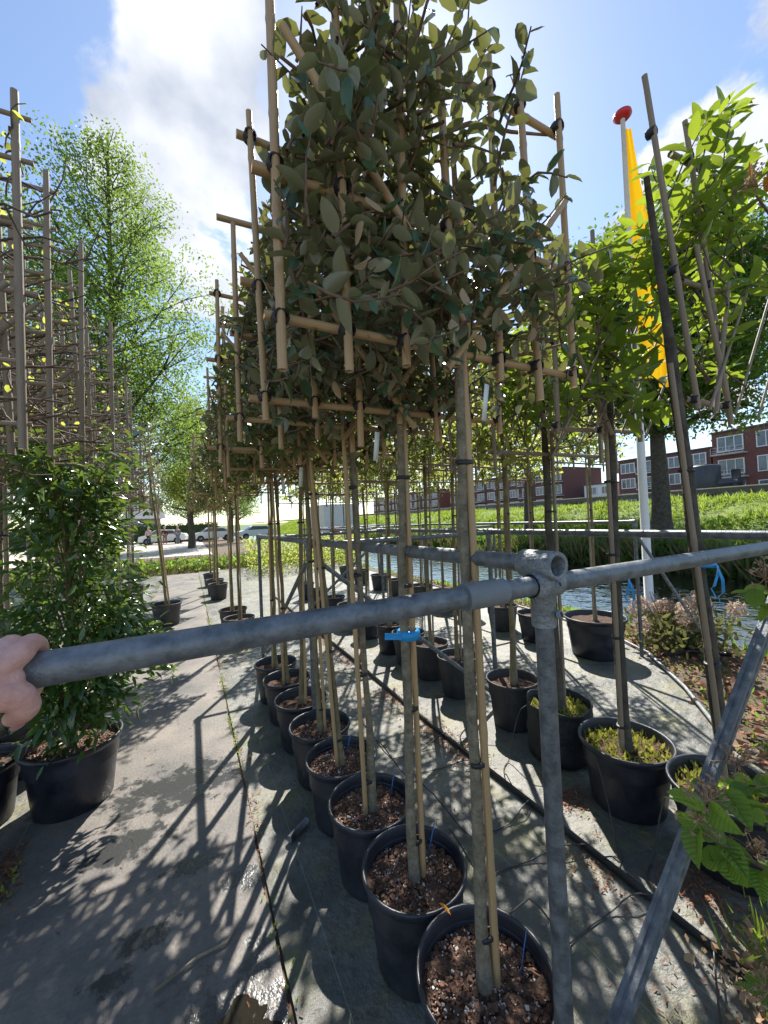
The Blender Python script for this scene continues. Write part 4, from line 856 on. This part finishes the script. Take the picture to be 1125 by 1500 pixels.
for c in clusters:
    m = MB(); n = 26
    for k in range(n):
        d = nrm(rg.standard_normal(3)+np.array([0, 0, .9])); e = c+d*rg.uniform(.03, .07); m.tube([c, (c+e)/2+.006*rg.standard_normal(3), e], .0012, 4, False)
        mm = nrm(rg.standard_normal((4, 3))); m.inst(QUAD, np.repeat(e[None], 4, 0), frames(mm, rg.standard_normal((4, 3))), np.full(4, .013))
    m.build('flower_cluster', dry_flower, sh)
t = thing('succulent_clump', 'pinkish flowering clump at the foot of the shrub', 'plant', (1.62, .62, 0)); n = 500; P = np.stack([rg.standard_normal(n)*.07, rg.standard_normal(n)*.07, .01+.10*rg.random(n)], -1); m = MB(); m.inst(QUAD, P, frames(rg.standard_normal((n, 3))+np.array([0, 0, .6]), rg.standard_normal((n, 3))), rg.uniform(.015, .035, n)); m.build('flowers', dry_flower, t, kind='stuff')
P[:, 0] += .12; m = MB(); m.inst(BLADE, P[:200], frames(rg.standard_normal((200, 3))*.5+np.array([0, 0, 1]), rg.standard_normal((200, 3))), rg.uniform(.05, .12, 200)); m.build('leaves', L_grass, t, kind='stuff')

# ------------------------------------------------------------------ hand on the rail
def skin_mesh(name, verts, edges, radii, mat, parent=None, loc=(0, 0, 0), sub=2):
    me = bpy.data.meshes.new(name); me.from_pydata(verts, edges, []); me.materials.append(mat); o = link(name, me, parent, loc)
    sk = o.modifiers.new('skin', 'SKIN'); sk.use_smooth_shade = True
    for i, v in enumerate(me.skin_vertices[0].data): v.radius = (radii[i],)*2 if not isinstance(radii[i], tuple) else radii[i]; v.use_root = i == 0
    ss = o.modifiers.new('sub', 'SUBSURF'); ss.levels = sub; ss.render_levels = sub; return o
HX, HY, HZ = -.191, .655, 1.426       # centre of the grip on the rail
m = MB()
def limb(pts, rad):
    pts = np.array(pts, float); f = np.linspace(0, len(pts)-1, 5*(len(pts)-1)+1); P = np.stack([np.interp(f, range(len(pts)), pts[:, k]) for k in range(3)], -1)
    for _ in range(2): P[1:-1] = (P[:-2]+2*P[1:-1]+P[2:])/4
    r_ = np.interp(f, range(len(pts)), rad); m.tube(P, r_, 14)
    for e in (0, -1): a = np.linspace(-1.5, 1.5, 9); m.lathe(np.stack([np.cos(a)*r_[e], np.sin(a)*r_[e]], -1), 14, P[e])
limb([(-.22, -.34, -.20), (-.12, -.17, -.09), (-.062, -.085, -.02), (-.045, -.055, .01)], [.042, .034, .032, .030])
for k in range(4):                     # index nearest the bare pipe, the others behind it
    x = .004-.0215*k; ln = [1, 1.06, 1.0, .85][k]
    limb([(-.045-.008*k, -.060, .004), (x, -.034, .030), (x+.003, -.002, .040*ln), (x+.003, .031, .026*ln), (x+.001, .037, -.004), (x, .022, -.031), (x, .006, -.034)], [.021, .0155, .0128, .0115, .0105, .0098, .0088])
limb([(-.062, -.085, -.02), (-.030, -.054, -.004), (.004, -.046, -.014), (.013, -.041, -.032), (.003, -.028, -.047), (-.010, -.016, -.052)], [.026, .025, .019, .0165, .0128, .0105])
limb([(-.03, -.045, .016), (-.004, -.040, .004)], [.022, .016])
hand = m.build('person', skin, loc=(HX, HY, HZ)); hand.scale = (.94, .96, .94); tag(hand, 'bare hand of the photographer gripping the end of the grey rail', 'person')
rm_ = hand.modifiers.new('remesh', 'REMESH'); rm_.mode = 'VOXEL'; rm_.voxel_size = .0022; rm_.use_smooth_shade = True
sm_ = hand.modifiers.new('smooth', 'SMOOTH'); sm_.iterations = 7; sm_.factor = .5
m = MB(); m.lathe([(0, .0012), (.004, .001), (.0065, 0)], 12, sy=1.3); nl = m.build('thumbnail', nail_m, hand); nl.location = (-.002, -.024, -.0605); nl.rotation_euler = (R(200), R(20), R(-40))

# ------------------------------------------------------------------ buildings beyond the dike
def apartments(label, y0, y1, x, zb, zt, bay, floors, mat, balc=True, detail=True):
    t = thing('apartment_block', label, 'building', (x, y0, zb)); Ly = y1-y0; H = zt-zb
    m = MB(); m.box((6, Ly/2, H/2-.5), (12, Ly, H+1)); m.build('wall', mat, t, smooth=False); m = MB(); m.box((5.9, Ly/2, H+.62-.5), (12.4, Ly+.3, .22)); m.build('roof', dark_m, t, smooth=False)
    n = max(1, int(Ly/bay)); fh = H/floors; b = Ly/n
    def sub(name, mt, c, d, par): k = MB(); k.box(c, d); return k.build(name, mt, par, smooth=False)
    fm = {}
    for f in range(floors):
        for k in range(n):
            yc = b*(k+.5); zc = fh*f+fh*.48; wv = b*.66
            key = 'w'
            if key not in fm:
                q = MB(); q.box((0, 0, 0), (.10, wv, fh*.62)); fm['p'] = q.mesh('window', glass_m, False); q = MB(); hw_, hh_ = wv/2, fh*.31
                for (yy, zz_, dy, dz) in ((0, hh_, wv+.16, .12), (0, -hh_, wv+.16, .12), (-hw_, 0, .12, fh*.62), (hw_, 0, .12, fh*.62), (-wv*.17, 0, .09, fh*.6), (wv*.17, 0, .09, fh*.6)): q.box((-.06-.003*(dy < .5), yy, zz_), (.14, dy, dz))
                fm['w'] = q.mesh('frame', white_paint, False)
                q = MB(); q.box((-.7, 0, 0), (1.4, b*.86, .2)); fm['s'] = q.mesh('balcony', conc_m, False)
                q = MB(); q.box((-1.36, 0, 1.0), (.05, b*.84, .06)); q.box((-1.36, 0, .6), (.04, b*.84, .05)); q.box((-1.36, 0, .3), (.04, b*.84, .05))
                for e in np.linspace(-.42, .42, 6): q.box((-1.362, e*b, .55), (.045, .05, .9))
                fm['r'] = q.mesh('railing', conc_m, False)
            w_ = link('window', fm['p'], t, (-.05, yc, zc)); link('frame', fm['w'], w_)
            if balc and f > 0 and k % 2 == 0: s_ = link('balcony', fm['s'], t, (0, yc, fh*f+.05)); link('railing', fm['r'], s_)
    return t
apartments('red brick apartment block with flat roof and white balconies behind the dike, its tallest part', 8, 30.2, 70, 2.0, 12.0, 3.7, 3, brick_m)
apartments('lower red brick apartment block joined to the tall one behind the dike', 30.4, 44.5, 70, 2.0, 10.0, 3.5, 3, brick_d)
apartments('small white house between the brick apartment blocks', 46.5, 53, 72, 2.0, 6.5, 3.2, 2, white_paint, False)
apartments('long brick apartment row seen between the tree trunks', 56, 96, 70, 2.0, 10.6, 4, 3, brick_d)
apartments('farthest brick apartment row at the end of the dike', 101, 150, 70, 2.0, 10.0, 5, 3, brick_m)
t = thing('guard_rail', 'long low grey guard rail along the top of the dike', 'guard rail', (19.3, -5, 1.78))
m = MB(); m.box((0, 75, .36), (.06, 150, .22)); m.build('beam', dark_m, t, smooth=False); m = MB(); m.box((0, 75, .492), (.10, 150, .04)); m.build('top_strip', conc_m, t, smooth=False)
q = MB(); q.box((0, 0, .1), (.1, .1, .5)); pm_ = q.mesh('post', dark_m, False)
for k in range(36): link('post', pm_, t, (.085, 2+4*k, 0))
t = thing('ventilation_duct', 'dark round tank with a pipe stub in front of the brick block', 'tank', (60, 26.9, 1.88)); m = MB(); m.lathe([(0, 0), (1.7, 0), (1.7, 4.6), (1.5, 4.8), (0, 4.8)], 24); m.build('tank', dark_m, t); m = MB(); m.tube([(0, -1.6, 2.4), (0, -4.0, 2.4)], .5, 12); m.tube([(0, -3.3, 1.8), (0, -3.3, 3.9)], .45, 12); m.build('pipe_stub', dark_m, t)
t = thing('house', 'grey-roofed house behind the hedge', 'house', (-9.5, 60, 0), rz=.25); m = MB(); m.box((0, 0, 1.5), (11, 8, 3)); m.build('wall', conc_m, t, smooth=False)
m = MB(); m.add([(-6, -4.5, 2.9), (6, -4.5, 2.9), (6, 4.5, 2.9), (-6, 4.5, 2.9), (-6, 0, 6.4), (6, 0, 6.4)], [[(0, 1, 5, 4), (2, 3, 4, 5), (3, 2, 1, 0)], [(0, 4, 3), (1, 2, 5)]]); m.build('roof', slate, t, smooth=False)
for xx in (-3.5, 0, 3.5): q = MB(); q.box((xx, -4.03, 1.6), (1.5, .1, 1.3)); q.build('window', glass_m, t, smooth=False)
# white cars
def car(label, x, y, rz, kind=0):
    t = thing('parked_car', label, 'car', (x, y, .006), 'white cars parked in the sandy yard', rz)
    pr = [(-2.1, .35), (-2.15, .75), (-2.0, 1.0), (-1.55, 1.05), (-1.0, 1.42), (.6, 1.48), (1.35, 1.0), (2.05, .85), (2.15, .5), (2.1, .3)]
    def ext(pr, w, taper=1): n = len(pr); v = [(a, -w, b) for a, b in pr]+[(a, w, b) for a, b in pr]; m = MB(); m.add(v, [[(i, (i+1) % n, n+(i+1) % n, n+i) for i in range(n)], np.arange(n)[::-1], np.arange(n)+n]); return m
    ext(pr, .84).build('body', car_white, t, smooth=False)
    ext([(-1.42, 1.03), (-.95, 1.36), (.55, 1.42), (1.15, 1.03)], .85).build('side_windows', glass_m, t, smooth=False)
    for s0, e in (((.72, 1.46), (1.33, 1.06)), ((-1.5, 1.10), (-1.04, 1.43))): m = MB(); dx = .03 if s0[0] > 0 else -.03; m.add([(s0[0]+dx, -.72, s0[1]), (s0[0]+dx, .72, s0[1]), (e[0]+dx, .74, e[1]), (e[0]+dx, -.74, e[1])], [[0, 1, 2, 3]]); m.build('windscreen', glass_m, t)
    for a in (-1.35, 1.35):
        for b in (-.78, .78): m = MB(); m.tube([(a, b-.1, .33), (a, b+.1, .33)], .33, 18); w = m.build('wheel', tyre_m, t); m = MB(); m.tube([(a, b-.112, .33), (a, b+.112, .33)], .2, 12); m.build('rim', galv_l, w)
    for b in (-.6, .6): m = MB(); m.box((2.11, b, .72), (.1, .32, .16)); m.build('headlight', glass_m, t, smooth=False)
car('white car parked behind the three people', -2.3, 46.0, 3.0); car('white car parked right of the people, partly behind slim trunks', 2.4, 47.5, 3.2); car('white car parked farther right by the sign, behind the tree row', 6.8, 46.5, 3.3)
def person(label, x, y, jm, tm):
    t = thing('person', label, 'person', (x, y, .006), 'people standing in the sandy yard', .4)
    V = [(0, 0, .92), (0, 0, 1.18), (0, 0, 1.40), (0, 0, 1.50), (0, .02, 1.63), (0, .02, 1.72), (-.19, 0, 1.38), (-.26, .02, 1.12), (-.24, .10, .90), (.19, 0, 1.38), (.26, .02, 1.12), (.24, .1, .9), (-.10, 0, .86), (-.11, .01, .48), (-.12, 0, .09), (-.12, .12, .04), (.10, 0, .86), (.11, .01, .48), (.12, 0, .09), (.12, .12, .04)]
    E = [(0, 1), (1, 2), (2, 3), (3, 4), (4, 5), (2, 6), (6, 7), (7, 8), (2, 9), (9, 10), (10, 11), (0, 12), (12, 13), (13, 14), (14, 15), (0, 16), (16, 17), (17, 18), (18, 19)]
    Rr = [.14, .14, .14, .055, .095, .07, .06, .048, .04, .06, .048, .04, .085, .06, .045, .035, .085, .06, .045, .035]; skin_mesh('body', V, E, Rr, skin, t, sub=1)
    skin_mesh('jacket', [V[i] for i in (0, 1, 2, 6, 7, 8, 9, 10, 11)], [(0, 1), (1, 2), (2, 3), (3, 4), (4, 5), (2, 6), (6, 7), (7, 8)], [.17, .165, .165, .08, .066, .055, .08, .066, .055], jm, t, sub=1)
    skin_mesh('trousers', [V[i] for i in (0, 12, 13, 14, 16, 17, 18)], [(0, 1), (1, 2), (2, 3), (0, 4), (4, 5), (5, 6)], [.155, .10, .078, .065, .10, .078, .065], tm, t, sub=1)
    m = MB(); m.lathe([(0, 1.83), (.06, 1.82), (.1, 1.75), (.105, 1.68), (.09, 1.64)], 12, (0, -.01, 0)); m.build('hair', hair_m, t)
person('person in a dark jacket and brown trousers standing before the white car', -2.1, 43.6, cloth_a, cloth_c)
person('person in a blue-grey jacket standing next to the dark-jacketed one', -1.0, 43.9, cloth_b, cloth_b)
person('person in pale clothes standing apart beside the car bonnet', -3.5, 44.3, noise_mat('pale_jacket', (.35, .33, .32), (.5, .47, .45), 9, .9), cloth_a)
t = thing('box_trailer', 'white box trailer standing beyond the tree rows', 'trailer', (9.3, 27.5, 0)); m = MB(); m.box((0, 0, 1.6), (2.2, 4, 2.3)); m.build('body', white_paint, t, smooth=False); m = MB(); m.box((-.3, -2.02, .95), (.5, .06, .6)); m.build('red_panel', red_paint, t, smooth=False)
for s in (-.9, .9): m = MB(); m.tube([(s-.1, 0, .33), (s+.1, 0, .33)], .33, 16); m.build('wheel', tyre_m, t)
m = MB(); m.box((0, -2.3, .5), (.1, .9, .1)); m.box((0, 0, .42), (1.6, 3.6, .1)); m.build('chassis', dark_m, t, smooth=False)
# timber stack in the yard
t = thing('timber_block', 'squared timber block standing by the tree in the yard', 'block', (-5.2, 26.6, 0)); m = MB(); m.box((0, 0, .55), (1.0, .8, 1.1)); m.build('block', board_m, t, smooth=False)
for k in range(6): m = MB(); m.tube([(-1.6+.32*k, -.4, 0), (-1.75+.42*k, -.3, 1.15)], .05, 7); m.build('stake', board_m, t)
